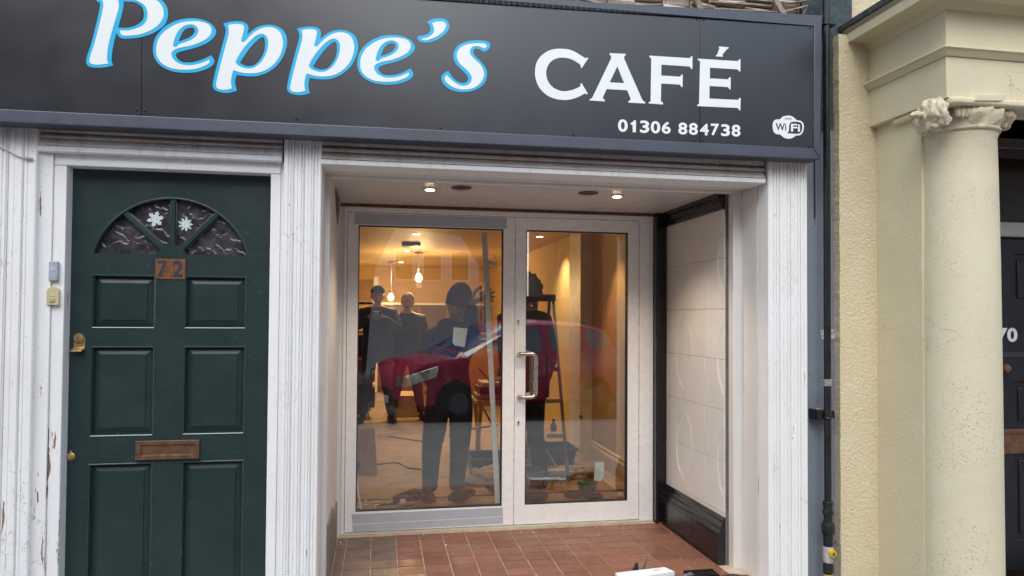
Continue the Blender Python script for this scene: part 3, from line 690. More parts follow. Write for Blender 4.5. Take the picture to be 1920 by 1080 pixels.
text_shape('badge_lettering', 'ink_dark', bub, 'Wi', q(238, 305, 433, 440), YP-.0011, bold=.02)
text_shape('badge_lettering', 'letter_white', bub, 'Fi', q(520, 318, 688, 460), YP-.0018, bold=.025)
text_shape('badge_lettering', 'ink_dark', bub, 'FREE', q(408, 203, 535, 243), YP-.0011, bold=-.005)

# ================================================================ green door
YD = .045
door = thing('green_front_door', 'dark green panelled front door with fanlight, number 72 and letter plate', 'door', (W(315, 800, YD).x, YD, ZP))
DX0, DX1 = W(114, 1000, YD).x, W(506, 400, YD).x
DZ1 = zat(320, 318, YD)+.03; DZ0 = ZP+.03
def wp(px, py, Y=YD): a = W(px, py, Y); return (a.x, a.z)
# recessed panels and mouldings are built in world metres from the leaf's own rails
cx = wp(320, 482)[0]
xL0, xL1 = wp(172, 560)[0], wp(292, 560)[0]
xR0, xR1 = wp(346, 560)[0], wp(462, 560)[0]
za, zb = wp(235, 515)[1], wp(235, 616)[1]        # first row
zc2, zd2 = wp(235, 649)[1], wp(235, 818)[1]      # second row
ze, zf = wp(235, 868)[1], DZ0+.20
r_in = wp(467, 482)[0]-cx; zbase = wp(320, 483)[1]
Rr = (wp(467, 482)[0]-wp(173, 482)[0])/2/144*147; off = Rr*30/147
half = (wp(465, 482)[0]-wp(174, 482)[0])/2
cx = (wp(465, 482)[0]+wp(174, 482)[0])/2
a0 = math.acos(half/Rr)
arch = [(cx+Rr*math.cos(a0+(math.pi-2*a0)*i/40), zbase-off+Rr*math.sin(a0+(math.pi-2*a0)*i/40)) for i in range(41)]
rect = lambda a, b, c, d: [(a, c), (b, c), (b, d), (a, d)]
world_shape('leaf', 'green_door', door, [[(DX0, DZ0), (DX1, DZ0), (DX1, DZ1), (DX0, DZ1)], arch, rect(xL0, xL1, zb, za), rect(xR0, xR1, zb, za), rect(xL0, xL1, zd2, zc2), rect(xR0, xR1, zd2, zc2), rect(xL0, xL1, zf, ze), rect(xR0, xR1, zf, ze)], YD+.04, .04)
for a, b in ((xL0, xL1), (xR0, xR1)):
    for lo, hi in ((zb, za), (zd2, zc2), (zf, ze)):
        m = MB(); i1, i2 = .012, .036; y0, y1, y2 = YD+.022, YD+.020, YD+.008
        o = [(a-.002, lo-.002), (b+.002, lo-.002), (b+.002, hi+.002), (a-.002, hi+.002)]
        r1 = [(a+i1, lo+i1), (b-i1, lo+i1), (b-i1, hi-i1), (a+i1, hi-i1)]; r2 = [(a+i2, lo+i2), (b-i2, lo+i2), (b-i2, hi-i2), (a+i2, hi-i2)]
        vs = [(x, y0, z_) for x, z_ in o]+[(x, y1, z_) for x, z_ in r1]+[(x, y2+.004, z_) for x, z_ in r2]+[(x, y2, z_) for x, z_ in [(a+i2+.002, lo+i2+.002), (b-i2-.002, lo+i2+.002), (b-i2-.002, hi-i2-.002), (a+i2+.002, hi-i2-.002)]]
        fs = [(k+j, k+(j+1) % 4, k+4+(j+1) % 4, k+4+j) for k in (0, 4, 8) for j in range(4)]+[(12, 13, 14, 15)]
        pn = m.add(vs, fs).build('panel', 'green_door', door)
        mo = MB(); t = .010
        for (x0_, z0_, x1_, z1_) in ((a, lo, b, lo), (b, lo, b, hi), (b, hi, a, hi), (a, hi, a, lo)):
            dx, dz = x1_-x0_, z1_-z0_; ln = math.hypot(dx, dz); dx /= ln; dz /= ln; nx, nz = -dz, dx
            A = lambda s_, w_, y_: ((x0_ if s_ == 0 else x1_)+nx*w_+(dx*w_ if s_ == 0 else -dx*w_), y_, (z0_ if s_ == 0 else z1_)+nz*w_+(dz*w_ if s_ == 0 else -dz*w_))
            vs = []
            for s_ in (0, 1):
                vs += [A(s_, 0, YD-.0005), A(s_, .003, YD-.0035), A(s_, .006, YD-.002), A(s_, t, YD+.010), A(s_, t+.002, YD+.021), A(s_, 0, YD+.021)]
            mo.add(vs, [(j, (j+1) % 6, 6+(j+1) % 6, 6+j) for j in range(6)])
        mo.build('panel_moulding', 'green_mould', pn)
# fanlight: panes, glazing bars, hub
def pane(a_from, a_to, label=None):
    pts = [(cx, zbase)] + [(cx+(Rr+.003)*math.cos(t), max(zbase, zbase-off+(Rr+.003)*math.sin(t))) for t in [a_from+(a_to-a_from)*i/12 for i in range(13)]]
    return world_shape('fanlight_pane', 'fan_glass', door, [pts], YD+.032, .006)
def ang(px, py): x, z_ = wp(px, py); return math.atan2(z_-(zbase-off), x-cx)
aa = [a0-.02, ang(409, 399), math.pi/2, ang(231, 396), math.pi-a0+.02]
for t0_, t1_ in zip(aa[:-1], aa[1:]): pane(t0_+.004, t1_-.004)
hubr = wp(347, 482)[0]-wp(320, 482)[0]
def bar(x1_, z1_, w):
    a = Vector((cx, 0, zbase)); b = Vector((x1_, 0, z1_)); d = (b-a).normalized(); n = Vector((-d.z, 0, d.x)); m = MB()
    s_ = a+d*hubr*.8
    for k, (w0, y0_, y1_) in enumerate(((w/2, YD+.002, YD+.03), (w/2+.006, YD+.012, YD+.03))):
        q_ = [s_-n*w0, s_+n*w0, b+n*w0, b-n*w0]
        if k == 0: m.prism([(p.x, y0_, p.z) for p in q_], (0, y1_-y0_, 0))
    m.build('glazing_bar', 'green_door', door, bevel=.002)
    m = MB(); w0 = w/2+.006; q_ = [s_-n*w0, s_+n*w0, b+n*w0, b-n*w0]; m.prism([(p.x, YD+.013, p.z) for p in q_], (0, .012, 0)); m.build('glazing_bead', 'green_mould', door, bevel=.003)
for k, (t, w) in enumerate(((aa[1], .020), (aa[2], .020), (aa[3], .020))): bar(cx+Rr*1.01*math.cos(t), zbase-off+Rr*1.01*math.sin(t), w)
world_shape('fanlight_hub', 'green_door', door, [[(cx+hubr*math.cos(math.pi*i/20), zbase-.004+hubr*math.sin(math.pi*i/20)*1.05) for i in range(21)]+[(cx-hubr, zbase-.01), (cx+hubr, zbase-.01)]], YD+.031, .03)
MB().tube([(x, YD+.004, z_) for x, z_ in arch], .006, 8).build('fanlight_edge', 'green_door', door, smooth=True)
for a, b in ((cx-half, cx-hubr), (cx+hubr, cx+half)):
    MB().box(a, b, YD+.001, YD+.022, zbase-.003, zbase+.006).build('fanlight_sill', 'green_mould', door, bevel=.002)
# number plates
for (a, b), ch in (((291.2, 319), '7'), ((319.3, 347.5), '2')):
    A = [W(a, 485.3, YD-.004), W(b, 485.8, YD-.004), W(b, 523.5, YD-.004), W(a, 523.3, YD-.004)]
    pl = MB().hexa(A, [p+Vector((0, .004, 0)) for p in A]).build('number_plate', 'copper', door, bevel=.0006)
    x0_, x1_ = (295.5, 313.5) if ch == '7' else (323.5, 343)
    text_shape('digit', plain('dull grey numeral', (.030, .028, .036), .6), pl, ch, [(x0_, 488), (x1_, 488.4), (x1_, 519.8), (x0_, 519.4)], YD-.0042, bold=.03)
# letter plate
def letterplate(parent, A, Y, inset, mat='brass_dull'):
    (ax, az), (bx, bz) = A
    lp = MB()
    lp.hexa([(ax, Y-.006, az), (bx, Y-.006, az), (bx, Y-.006, bz), (ax, Y-.006, bz)], [(ax, Y, az), (bx, Y, az), (bx, Y, bz), (ax, Y, bz)])
    t = inset; o = world_shape('letter_plate', mat, parent, [rect(ax, bx, bz, az), rect(ax+t, bx-t, bz+t*.85, az-t*.85)], Y, .012, bevel=.002)
    MB().box(ax+t*.9, bx-t*.9, Y-.005, Y-.002, bz+t*.8, az-t*.8).build('flap', mat, o, bevel=.001)
    MB().box(ax+t*1.15, bx-t*1.15, Y-.012, Y-.005, bz+t*.86, bz+t*1.02).build('flap_lip', mat, o, bevel=.001)
    return o
letterplate(door, (wp(255.5, 826.5), wp(374.5, 859)), YD, .022)
# cylinder lock with pull
c = W(148.5, 634, YD)
lk = MB().lathe((c.x, YD, c.z), [(.022, 0), (.022, .006), (.019, .010), (.012, .011), (.012, .014)], 'Y', 24).build('lock', 'brass', door, smooth=True)
MB().box(c.x-.0015, c.x+.0015, YD-.0148, YD-.0138, c.z-.007, c.z+.004).build('keyhole', 'ink_dark', lk)
zlo = zat(148, 657, YD)
MB().prism([(c.x-.020, YD, c.z), (c.x-.020, YD-.003, c.z), (c.x-.021, YD-.004, zlo+.012), (c.x-.026, YD-.028, zlo), (c.x-.026, YD-.028, zlo-.005), (c.x-.022, YD, zlo+.004)], (.045, 0, 0)).build('door_pull', 'brass', lk, bevel=.0015)
c = W(133.3, 856, YD)
kn = MB().lathe((c.x, YD, c.z), [(.0175, 0), (.0175, .004), (.014, .006), (.012, .010), (.006, .012)], 'Y', 24).build('escutcheon', 'brass', door, smooth=True)
MB().lathe((c.x, YD, c.z+.022), [(.005, 0), (.005, .005)], 'Y', 12).build('escutcheon_pivot', 'brass', kn, smooth=True)
# snowflake stickers
def flake(px, py, r, n, label, rot=0):
    c = W(px, py, YD+.020); pts = []
    for k in range(n):
        for da, rr in ((-.5, .50), (-.30, .56), (-.33, .80), (-.17, .80), (0, 1.0), (.17, .80), (.33, .80), (.30, .56)):
            t = rot+2*math.pi*(k+da)/n; pts.append((c.x+r*rr*math.cos(t), c.z+r*rr*math.sin(t)))
    o = world_shape('snowflake_sticker', plain('white glitter foam', (.66, .74, .76), .6, var=.25, scale=150, bump=.8, bscale=250), None, [pts], YD+.0255, .004)
    tag(o, label, 'sticker', 'snowflake stickers on the fanlight')
flake(291, 410.5, .0375, 6, 'six pointed white snowflake on the left fanlight pane', .25)
flake(347.5, 420.5, .033, 9, 'round many pointed white snowflake on the right fanlight pane')
# bell pushes
YC = -.021
c = W(103.5, 508.5, YC)
b = thing('grey_bell_push', 'slim silver grey bell push on the white door casing', 'doorbell', (c.x, YC, c.z), 'bell pushes beside the green door')
MB().box(c.x-.019, c.x+.017, YC-.018, YC, c.z-.042, c.z+.042).build('case', plain('silver grey plastic', (.36, .40, .46), .35), b, bevel=.004, seg=3)
MB().lathe((c.x-.001, YC-.0182, c.z+.008), [(.010, 0), (.010, .001), (.0085, .0025), (.003, .003)], 'Y', 20).build('button', plain('pale grey button', (.45, .48, .54), .3), b, smooth=True)
c = W(102, 555, YC)
b = thing('cream_bell_push', 'cream round topped bell push below the grey one', 'doorbell', (c.x, YC, c.z), 'bell pushes beside the green door')
cr = plain('yellowed cream plastic', (.62, .54, .30), .4)
hw, hb, ht = .0235, -.038, .018
world_shape('case', cr, b, [[(c.x-hw, c.z+hb), (c.x+hw, c.z+hb), (c.x+hw, c.z+ht)]+[(c.x+hw*math.cos(math.pi*i/14), c.z+ht+hw*.9*math.sin(math.pi*i/14)) for i in range(1, 14)]+[(c.x-hw, c.z+ht)]], YC, .018, bevel=.003)
MB().box(c.x-.009, c.x+.009, YC-.0195, YC-.018, c.z-.001, c.z+.010).build('name_window', plain('faded paper', (.66, .62, .48), .5), b)
MB().box(c.x-.012, c.x+.010, YC-.0225, YC-.018, c.z-.026, c.z-.010).build('button', plain('worn cream button', (.52, .45, .28), .4), b, bevel=.003)
# cable stapled across the left pilaster
cab = [W(x, y, -.069) for x, y in ((-30, 262), (0, 274.5), (14, 281), (26, 288), (40, 294.5), (52, 297))]
o = MB().tube(cab, .003, 8).build('cable', plain('grey white cable', (.55, .55, .55), .5), None, smooth=True); tag(o, 'thin white cable across the top of the left pilaster', 'cable')
o = MB().tube([W(47, 295.5, -.07), W(55, 296.8, -.07), W(62, 297.8, -.068)], [.005, .006, .003], 8).build('cable_end', plain('grey sealant', (.4, .38, .36), .6), None, smooth=True); tag(o, 'blob of sealant at the end of the white cable', 'sealant')

# ================================================================ glazed entrance
ent = thing('glazed_entrance', 'white framed double glass doors at the back of the recess, left one taped', 'doors', ((GX0+GX1)/2, YG, 0))
ZH = zat(930, 392, YF)           # head of the frame
lx0, lx1 = W(649.3, 700, YG).x, W(964.3, 700, YG).x
rx0, rx1 = W(965.2, 700, YG).x, W(1197.3, 700, YG).x
zt0, zb0 = (zat(649, 398, YG)+zat(1197, 414.5, YG))/2, (zat(642.6, 998, YG)+zat(1197, 973.5, YG))/2
def wx(px, py=700, Y=YG): return W(px, py, Y).x
box('frame_jamb', 'upvc', ent, GX0+.001, lx0-.003, YF, YF+.06, .005, ZH, bevel=.002)
box('frame_jamb', 'upvc', ent, rx1+.003, GX1+.004, YF, YF+.06, .005, ZH, bevel=.002)
box('frame_head', 'upvc', ent, GX0+.001, GX1+.004, YF-.001, YF+.06, zt0+.003, ZH+.001, bevel=.002)
MB().box(lx0-.004, lx0+.0, YF+.02, YF+.05, .02, zt0).box(rx1, rx1+.004, YF+.02, YF+.05, .02, zt0).box(lx1-.001, rx0+.001, YF+.02, YF+.05, .02, zt0).box(lx0, rx1, YF+.02, YF+.05, zt0, zt0+.004).build('frame_seal', 'rubber', ent)
box('threshold', plain('beige threshold', (.42, .38, .30), .6, var=.15), ent, GX0, GX1, YF-.022, YF+.06, -.002, zb0-.004, bevel=.003)
def leaf(x0, x1, gx0, gx1, gz0, gz1, label):
    lf = MB().box(x0, gx0, YG, YG+.045, zb0, zt0).box(gx1, x1, YG, YG+.045, zb0, zt0).box(gx0, gx1, YG, YG+.045, gz1, zt0).box(gx0, gx1, YG, YG+.045, zb0, gz0).build('door_leaf', 'upvc', ent)
    lf['label'] = label
    s_ = .006
    MB().box(gx0, gx0+s_, YG+.003, YG+.04, gz0, gz1).box(gx1-s_, gx1, YG+.003, YG+.04, gz0, gz1).box(gx0+s_, gx1-s_, YG+.003, YG+.04, gz1-s_, gz1).box(gx0+s_, gx1-s_, YG+.003, YG+.04, gz0, gz0+s_).build('glazing_seal', 'rubber', lf)
    MB().box(gx0+.004, gx1-.004, YG+.018, YG+.024, gz0+.004, gz1-.004).build('pane', 'glass', lf)
    return lf
l1 = leaf(lx0, lx1, wx(669.5, 690), wx(942.5, 690), (zat(664, 961, YG)+zat(941, 948, YG))/2, (zat(671, 421.5, YG)+zat(944, 430, YG))/2, 'left glass door with silver tape on its rails')
l2 = leaf(rx0, rx1, wx(985.2, 690), wx(1177, 690), (zat(984, 946.5, YG)+zat(1177, 939, YG))/2, (zat(986, 431.5, YG)+zat(1177, 436, YG))/2, 'right glass door with steel pull handle')
def strip(q, name='tape_strip', mat='tape', par=l1, Y=YG, t=.0015):
    A = [W(x, y, Y-t) for x, y in q]; return MB().hexa(A, [p+Vector((0, t-.0002, 0)) for p in A]).build(name, mat, par)
strip([(664.5, 400), (950.5, 408.5), (950.5, 428.5), (664.8, 420)])
strip([(659.5, 964.5), (943, 951.5), (943, 967.5), (661, 982.5)])
strip([(660.5, 984.2), (943, 969.2), (943.5, 981.5), (661.5, 997)])
# pull handles
def pull(Yb, side, par):
    a, b = W(975, 663, YG), W(975, 743.5, YG); o = .045*side; xo = wx(1002)-a.x
    pts = []
    z1, z0 = a.z, b.z
    pts = [(a.x-.012, Yb, z1)]
    P0 = [Vector((a.x-.012, Yb+o*1.0, z1)), Vector((a.x+xo-.02, Yb+o, z1-.002))]
    def arc(c, r, t0, t1, n=7): return [Vector((c[0]+r*math.cos(t0+(t1-t0)*i/n), Yb+o, c[1]+r*math.sin(t0+(t1-t0)*i/n))) for i in range(n+1)]
    pts = [Vector((a.x-.004, Yb, z1)), Vector((a.x-.004, Yb+o*.6, z1)), Vector((a.x+.004, Yb+o*.93, z1)), Vector((a.x+.016, Yb+o, z1))]
    pts += arc((a.x+xo-.03, z1-.03), .03, math.pi/2, 0)
    pts += arc((a.x+xo-.03, z0+.03), .03, 0, -math.pi/2)
    pts += [Vector((a.x+.016, Yb+o, z0)), Vector((a.x+.004, Yb+o*.93, z0)), Vector((a.x-.004, Yb+o*.6, z0)), Vector((a.x-.004, Yb, z0))]
    return MB().tube(pts, .0135, 16).build('pull_handle', 'steel', par, smooth=True, angle=70)
pull(YG, -1, l2); pull(YG+.045, 1, l2)
for py in (603, 793):
    c = W(971.8, py, YG); k = MB().box(c.x-.010, c.x+.010, YG-.0015, YG, c.z-.026, c.z+.024).build('lock_plate', 'upvc', l2, bevel=.0008)
    MB().lathe((c.x, YG-.0015, c.z+.004), [(.0085, 0), (.0085, .002), (.006, .0025)], 'Y', 16).build('cylinder', 'steel', k, smooth=True)
    MB().box(c.x-.004, c.x+.004, YG-.003, YG-.0015, c.z-.018, c.z).build('cylinder_tail', 'steel', k)
    MB().box(c.x-.0012, c.x+.0012, YG-.0046, YG-.0038, c.z-.001, c.z+.009).build('keyway', 'ink_dark', k)
# papers stuck on the inside of the glass
def sheet_on_glass(q, label, Y=YG+.026):
    A = [W(x, y, Y) for x, y in q]; n = len(A)
    o = MB().prism(A, (0, .0012, 0)).build('paper_sheet', 'paper'); tag(o, label, 'paper', 'papers stuck to the door glass')
sheet_on_glass([(850.5, 613.5), (877, 616), (871, 651), (853, 647.5), (848.5, 642)], 'crumpled white paper stuck on the left door beside the worker')
sheet_on_glass([(1116, 866), (1133, 867), (1132, 893), (1126, 902), (1113.5, 901)], 'white paper with a torn corner low on the right door')
# ring sticker
c = W(916, 493, YG+.0235)
o = MB().tube([(c.x+.052*math.cos(t*math.pi/24), YG+.0245, c.z+.060*math.sin(t*math.pi/24)) for t in range(49)], .0012, 6).build('ring_sticker', 'brass'); tag(o, 'thin round outline sticker near the top of the left door', 'sticker')
o = strip([(911, 487), (928, 491), (928, 497.5), (911, 494)], 'label_sticker', 'paper', None, YG+.030); o.name = 'label_sticker'; tag(o, 'small pale label inside the round outline sticker', 'sticker')
# trim held by the worker
A0, A1 = W(910, 435, 1.152), W(935.5, 944, 1.152)
w_ = .024
o = MB().hexa([(A0.x-w_, A0.y, A0.z), (A0.x+w_*.4, A0.y, A0.z), (A0.x+w_*.4, A0.y+.012, A0.z), (A0.x-w_, A0.y+.012, A0.z)], [(A1.x-w_, A1.y, A1.z), (A1.x+w_*.4, A1.y, A1.z), (A1.x+w_*.4, A1.y+.012, A1.z), (A1.x-w_, A1.y+.012, A1.z)]).build('plastic_trim', 'pvc', bevel=.002)
tag(o, 'long white plastic trim held upright behind the left door', 'trim')
o = MB().tube([W(666, 890, 1.35), W(678, 962, 1.3)], .006, 8).build('thin_rod', 'pvc'); tag(o, 'thin white rod leaning in the lower left corner of the left door', 'rod')

# ================================================================ recess floor
fl = MB().box(Xtl-.3, Xt+.3, -.05, 1.16, -.25, -.005).build('entrance_floor', 'grout', kind='structure')
zr = [WZ(1000, y, 0).y for y in (999.5, 1013.5, 1025.5, 1036.5, 1047.5, 1060)]
dr = (zr[0]-zr[-1])/5
xj = [WZ(px, py, 0).x for px, py in ((741.7, 1004), (1132, 1000))]
dx = WZ(785, 1004, 0).x-WZ(741.7, 1004, 0).x
print('tile', dr, dx, [round(v, 3) for v in zr], xj)
dx = (xj[1]-xj[0])/9
y0 = YF-.024
n = 0
for r in range(11):
    ya, yb = y0-dr*(r+1), y0-dr*r
    if yb < -.03: break
    x = xj[0]
    while x < Xt-.045:
        xe = min(x+dx, Xt-.041); zt_ = random.uniform(-.0008, .0008)
        far = x > xj[0]+dx*10.5
        MB().box(x+.003, xe-.003, ya+.0048, yb-.0048, -.012, zt_).build('floor_tile', 'quarry_red', fl, bevel=.0015)
        x += dx
    x = xj[0]
    for wd_ in (dx*1.02, dx*1.02, dx*.55, dx*.5):
        xs_ = max(x-wd_, Xtl+.012)
        if x-xs_ < .02: break
        MB().box(xs_+.002, x-.002, ya+.002, yb-.002, -.012, random.uniform(-.003, .001)).build('floor_tile', 'quarry_dull', fl, bevel=.002)
        x = xs_
MB().box(Xtl, Xt, YF-.034, YF-.020, -.004, .0045).build('mortar_edge', 'grout', fl)
for i in range(26):     # crumbs and chips
    x_ = random.uniform(GX0, GX1-.1); y_ = YF-.03-abs(random.gauss(0, .12)); r_ = random.uniform(.002, .006)
    MB().ell((x_, y_, r_*.5+.001), (r_, r_*.8, r_*.6), 6, 4).build('mortar_crumb', 'paper' if i % 3 else 'grout', fl)
# things at the doorstep
B0, B1, B2, B3 = WZ(1153, 1074, .055), WZ(1246, 1063, .055), WZ(1265, 1071.5, .055), WZ(1162, 1086, .055)
bx = thing('white_box', 'white cardboard box with pencilled writing on the entrance floor', 'box', ((B0.x+B2.x)/2, (B0.y+B2.y)/2, 0))
MB().hexa([(p.x, p.y, 0) for p in (B0, B1, B2, B3)], [(p.x, p.y, .055) for p in (B0, B1, B2, B3)]).build('carton', plain('white carton', (.78, .80, .82), .45, var=.03), bx, bevel=.001)
MB().hexa([(p.x, p.y, .0552) for p in (B0*.995+B1*.005, B0*.99+B1*.01, B3*.99+B2*.01, B3*.995+B2*.005)], [(p.x, p.y, .0556) for p in (B0*.995+B1*.005, B0*.99+B1*.01, B3*.99+B2*.01, B3*.995+B2*.005)]).build('lid_edge', plain('grey carton edge', (.4, .4, .42), .6), bx)  # thin grey line near one end of the lid
# pencilled price, upside down as seen
cu = bpy.data.curves.new('t', 'FONT'); cu.body = '4300'; cu.size = .022; cu.shear = .3
ob = bpy.data.objects.new('t', cu); COL.objects.link(ob); me = bpy.data.meshes.new_from_object(ob.evaluated_get(bpy.context.evaluated_depsgraph_get()))
ux = (B1-B0).normalized(); uy = (B0-B3).normalized(); ctr = WZ(1233, 1068, .0555)
m = MB(); m.v = [ctr-ux*(v.co.x-.02)-uy*(v.co.y-.007)*1.3 for v in me.vertices]; m.f = [list(p.vertices) for p in me.polygons]; m.mi = [0]*len(m.f)
bpy.data.objects.remove(ob); m.build('pencil_writing', plain('pencil', (.22, .22, .24), .6), bx)
p0, p1 = WZ(1193, 1070, .03), WZ(1208, 1066, .03)
t = thing('metal_bracket', 'small bent bright metal bracket lying behind the white box', 'bracket', (p0.x, p0.y+.03, 0))
MB().prism([(p0.x-.02, p0.y+.03, .0), (p0.x+.028, p0.y+.03, .0), (p0.x+.020, p0.y+.03, .062), (p0.x+.008, p0.y+.03, .060)], (0, .004, 0)).build('plate', plain('dark steel', (.10, .10, .11), .35, .8), t, bevel=.001)
MB().prism([(p1.x-.005, p1.y+.035, .0), (p1.x+.010, p1.y+.035, .0), (p1.x+.030, p1.y+.035, .05), (p1.x+.028, p1.y+.035, .085), (p1.x+.018, p1.y+.035, .07), (p1.x+.012, p1.y+.035, .045)], (0, .004, 0)).build('tab', 'chrome', t, bevel=.001)
# black tool bag / case
def bagpt(px, py, z_): return WZ(px, py, z_)
t = thing('tool_case', 'open black tool case with orange trigger at the right of the entrance floor', 'tool case', (bagpt(1310, 1078, .03).x, bagpt(1310, 1078, .03).y, 0))
a, b = bagpt(1284, 1073, .06), bagpt(1345, 1075, .06)
m = MB()
for k in range(9):
    x_ = a.x+(b.x-a.x)*k/8; m.box(x_-.004, x_+.004, a.y-.06, a.y+.012, 0, .06)
m.box(a.x, b.x, a.y+.004, a.y+.012, .05, .066).box(a.x, b.x, a.y-.06, a.y+.01, 0, .045)
m.build('ribbed_tray', 'black_plastic', t)
MB().tube([(a.x-.03, a.y-.05, .02), (a.x-.01, a.y-.03, .045), (a.x+.03, a.y-.02, .05)], [.014, .02, .014], 10).build('tool_body', 'grey_plastic', t, smooth=True)
MB().box(a.x+.014, a.x+.022, a.y-.022, a.y-.012, .055, .064).build('trigger', plain('orange plastic', (.6, .14, .03), .5), t, bevel=.002)
d0_, d1_ = bagpt(1330, 1076, .07), bagpt(1395, 1080, .08)
t2 = thing('black_bag', 'shiny black plastic bag slumped beside the tool case', 'bag', (d0_.x+.1, d0_.y-.05, 0))
def crumple(p):
    q_ = p.copy(); q_ *= 1+.10*noise.noise(p*3.1)+.05*noise.noise(p*8); q_.z = max(q_.z, -.98); return q_
MB().ell(((d0_.x+d1_.x)/2+.02, d0_.y-.09, .028), (.125, .085, .062), 30, 20, warp=crumple).build('bag_body', plain('shiny black film', (.02, .022, .028), .22, bump=.7, bscale=30, bdist=.01), t2, smooth=True, angle=80)

# ================================================================ blue grey wall, pipe
bw = box('rendered_wall', 'blue_wall', None, W(1505, 600, .03).x, W(1600, 600, .03).x, .03, .5, ZB, 3.2)
tag(bw, 'blue grey painted masonry strip behind the black pipe', 'wall')
YPp = -.045
pp = thing('gas_pipe', 'black vertical pipe with yellow capped tee against the blue grey wall', 'pipe', (W(1550, 900, YPp).x, YPp, ZP))
PX = lambda y: W(1544.5+8*y/1080 + 1.5, y, YPp).x
xpt, xpb = W(1549.2, 20, YPp).x, W(1552.4, 930, YPp).x
zz0 = zat(1552, 938, YPp)
def pr(px0, px1): return (W(px1, 600, YPp).x-W(px0, 600, YPp).x)/2*.93
R1 = pr(1543.6, 1557.6)
MB().tube([(xpt, YPp, 3.2), (xpt, YPp, zat(1549, 90, YPp)), (xpt, YPp, zat(1550, 130, YPp)), (xpb, YPp, zz0)], [R1*.92]*4, 16).build('pipe_run', 'pipe', pp, smooth=True)
zc1 = zat(1549, 47, YPp); MB().box(xpt-.026, xpt+.045, YPp-.022, .03, zc1-.003, zc1+.003).build('pipe_clip', 'pipe', pp, bevel=.001)
MB().tube([(xpt-.03, YPp-.01, zc1+.04), (xpt-.028, .02, zc1-.2), (xpt-.026, .02, zc1-1.0)], .003, 6).build('thin_wire', 'pipe', pp, smooth=True)
zc2_ = zat(1550, 717, YPp); MB().lathe((xpb-.001, YPp, zc2_-.018), [(R1*1.05, 0), (R1*1.06, .036)], n=20).build('silver_label', plain('worn silver label', (.42, .42, .42), .35, .5, var=.5, scale=90), pp, smooth=True)
zc3 = zat(1550, 778, YPp)
br = MB().box(W(1522, 778, .0).x, W(1530, 778, .0).x, YPp-.005, .03, zc3-.026, zc3+.026).box(W(1524, 778, .0).x, W(1558, 778, 0).x, YPp+.012, .02, zc3-.022, zc3+.018).build('bracket', 'pipe', pp, bevel=.002)
MB().tube([(xpb+.022*math.cos(t), YPp-.022*math.sin(t), zc3-.014) for t in [math.pi*i/10 for i in range(11)]], .0035, 8).build('bracket_clamp', 'pipe', br, smooth=True)
MB().tube([(xpb-.035, .0, zc3+.024), (xpb-.012, -.01, zc3+.030), (xpb+.012, -.005, zc3+.026)], .003, 6).build('clamp_screw', 'brass', br, smooth=True)
rr = lambda f: R1*f
zf_ = lambda y: zat(1552, y, YPp)
MB().lathe((xpb, YPp, 0), [(rr(1.2), zf_(966)), (rr(1.35), zf_(964)), (rr(1.35), zf_(958)), (rr(1.18), zf_(955)), (rr(1.2), zf_(948)), (rr(1.33), zf_(946)), (rr(1.33), zf_(941)), (rr(1.05), zf_(939))], n=20).build('coupling', 'pipe', pp, smooth=True)
MB().lathe((xpb, YPp, 0), [(rr(1.05), zf_(1000)), (rr(1.1), zf_(966))], n=18).build('pipe_end', 'pipe', pp, smooth=True)
MB().lathe((xpb, YPp, 0), [(rr(1.3), zf_(1004)), (rr(1.55), zf_(1000)), (rr(1.7), zf_(994)), (rr(1.7), zf_(985)), (rr(1.45), zf_(979)), (rr(1.2), zf_(978))], n=8).build('union_nut', 'pipe', pp)
MB().lathe((xpb, YPp, 0), [(rr(1.1), zf_(1025)), (rr(1.25), zf_(1020)), (rr(1.15), zf_(1014)), (rr(1.28), zf_(1009)), (rr(1.2), zf_(1003))], n=16).build('wrapped_tape', 'black_plastic', pp, smooth=True)
tee = MB().lathe((xpb, YPp, 0), [(rr(1.2), zf_(1054)), (rr(1.36), zf_(1050)), (rr(1.3), zf_(1045)), (rr(1.38), zf_(1038)), (rr(1.3), zf_(1030)), (rr(1.34), zf_(1026)), (rr(1.15), zf_(1024))], n=18).build('wrapped_tee', 'pipe_wrap', pp, smooth=True)
yc_ = W(1561, 1038, YPp-.03)
MB().tube([(xpb+.004, YPp-.012, yc_.z+.006), (yc_.x, YPp-.04, yc_.z)], [.017, .0185], 20).build('yellow_cap', 'yellow', tee, smooth=True)
MB().tube([(yc_.x, YPp-.0398, yc_.z), (yc_.x+.0012, YPp-.043, yc_.z-.0004)], [.008, .008], 14).build('cap_hole', plain('brown hollow', (.14, .09, .02), .7), tee)
MB().lathe((xpb, YPp, 0), [(rr(1.1), zf_(1076)), (rr(1.3), zf_(1072)), (rr(1.3), zf_(1060)), (rr(1.15), zf_(1056)), (rr(1.2), zf_(1053))], n=18).build('coupling', 'pipe', pp, smooth=True)
MB().lathe((xpb, YPp, 0), [(rr(1.15), ZP), (rr(1.15), zf_(1076))], n=18).build('yellow_riser', 'yellow', pp, smooth=True)
MB().tube([(xpb+.01, YPp-.015, zf_(1022)), (xpb+.03, YPp-.02, zf_(1010)), (xpb+.027, YPp-.02, zf_(1018)), (xpb+.036, YPp-.02, zf_(1014))], .0015, 5).build('wire_tail', 'pipe', pp)
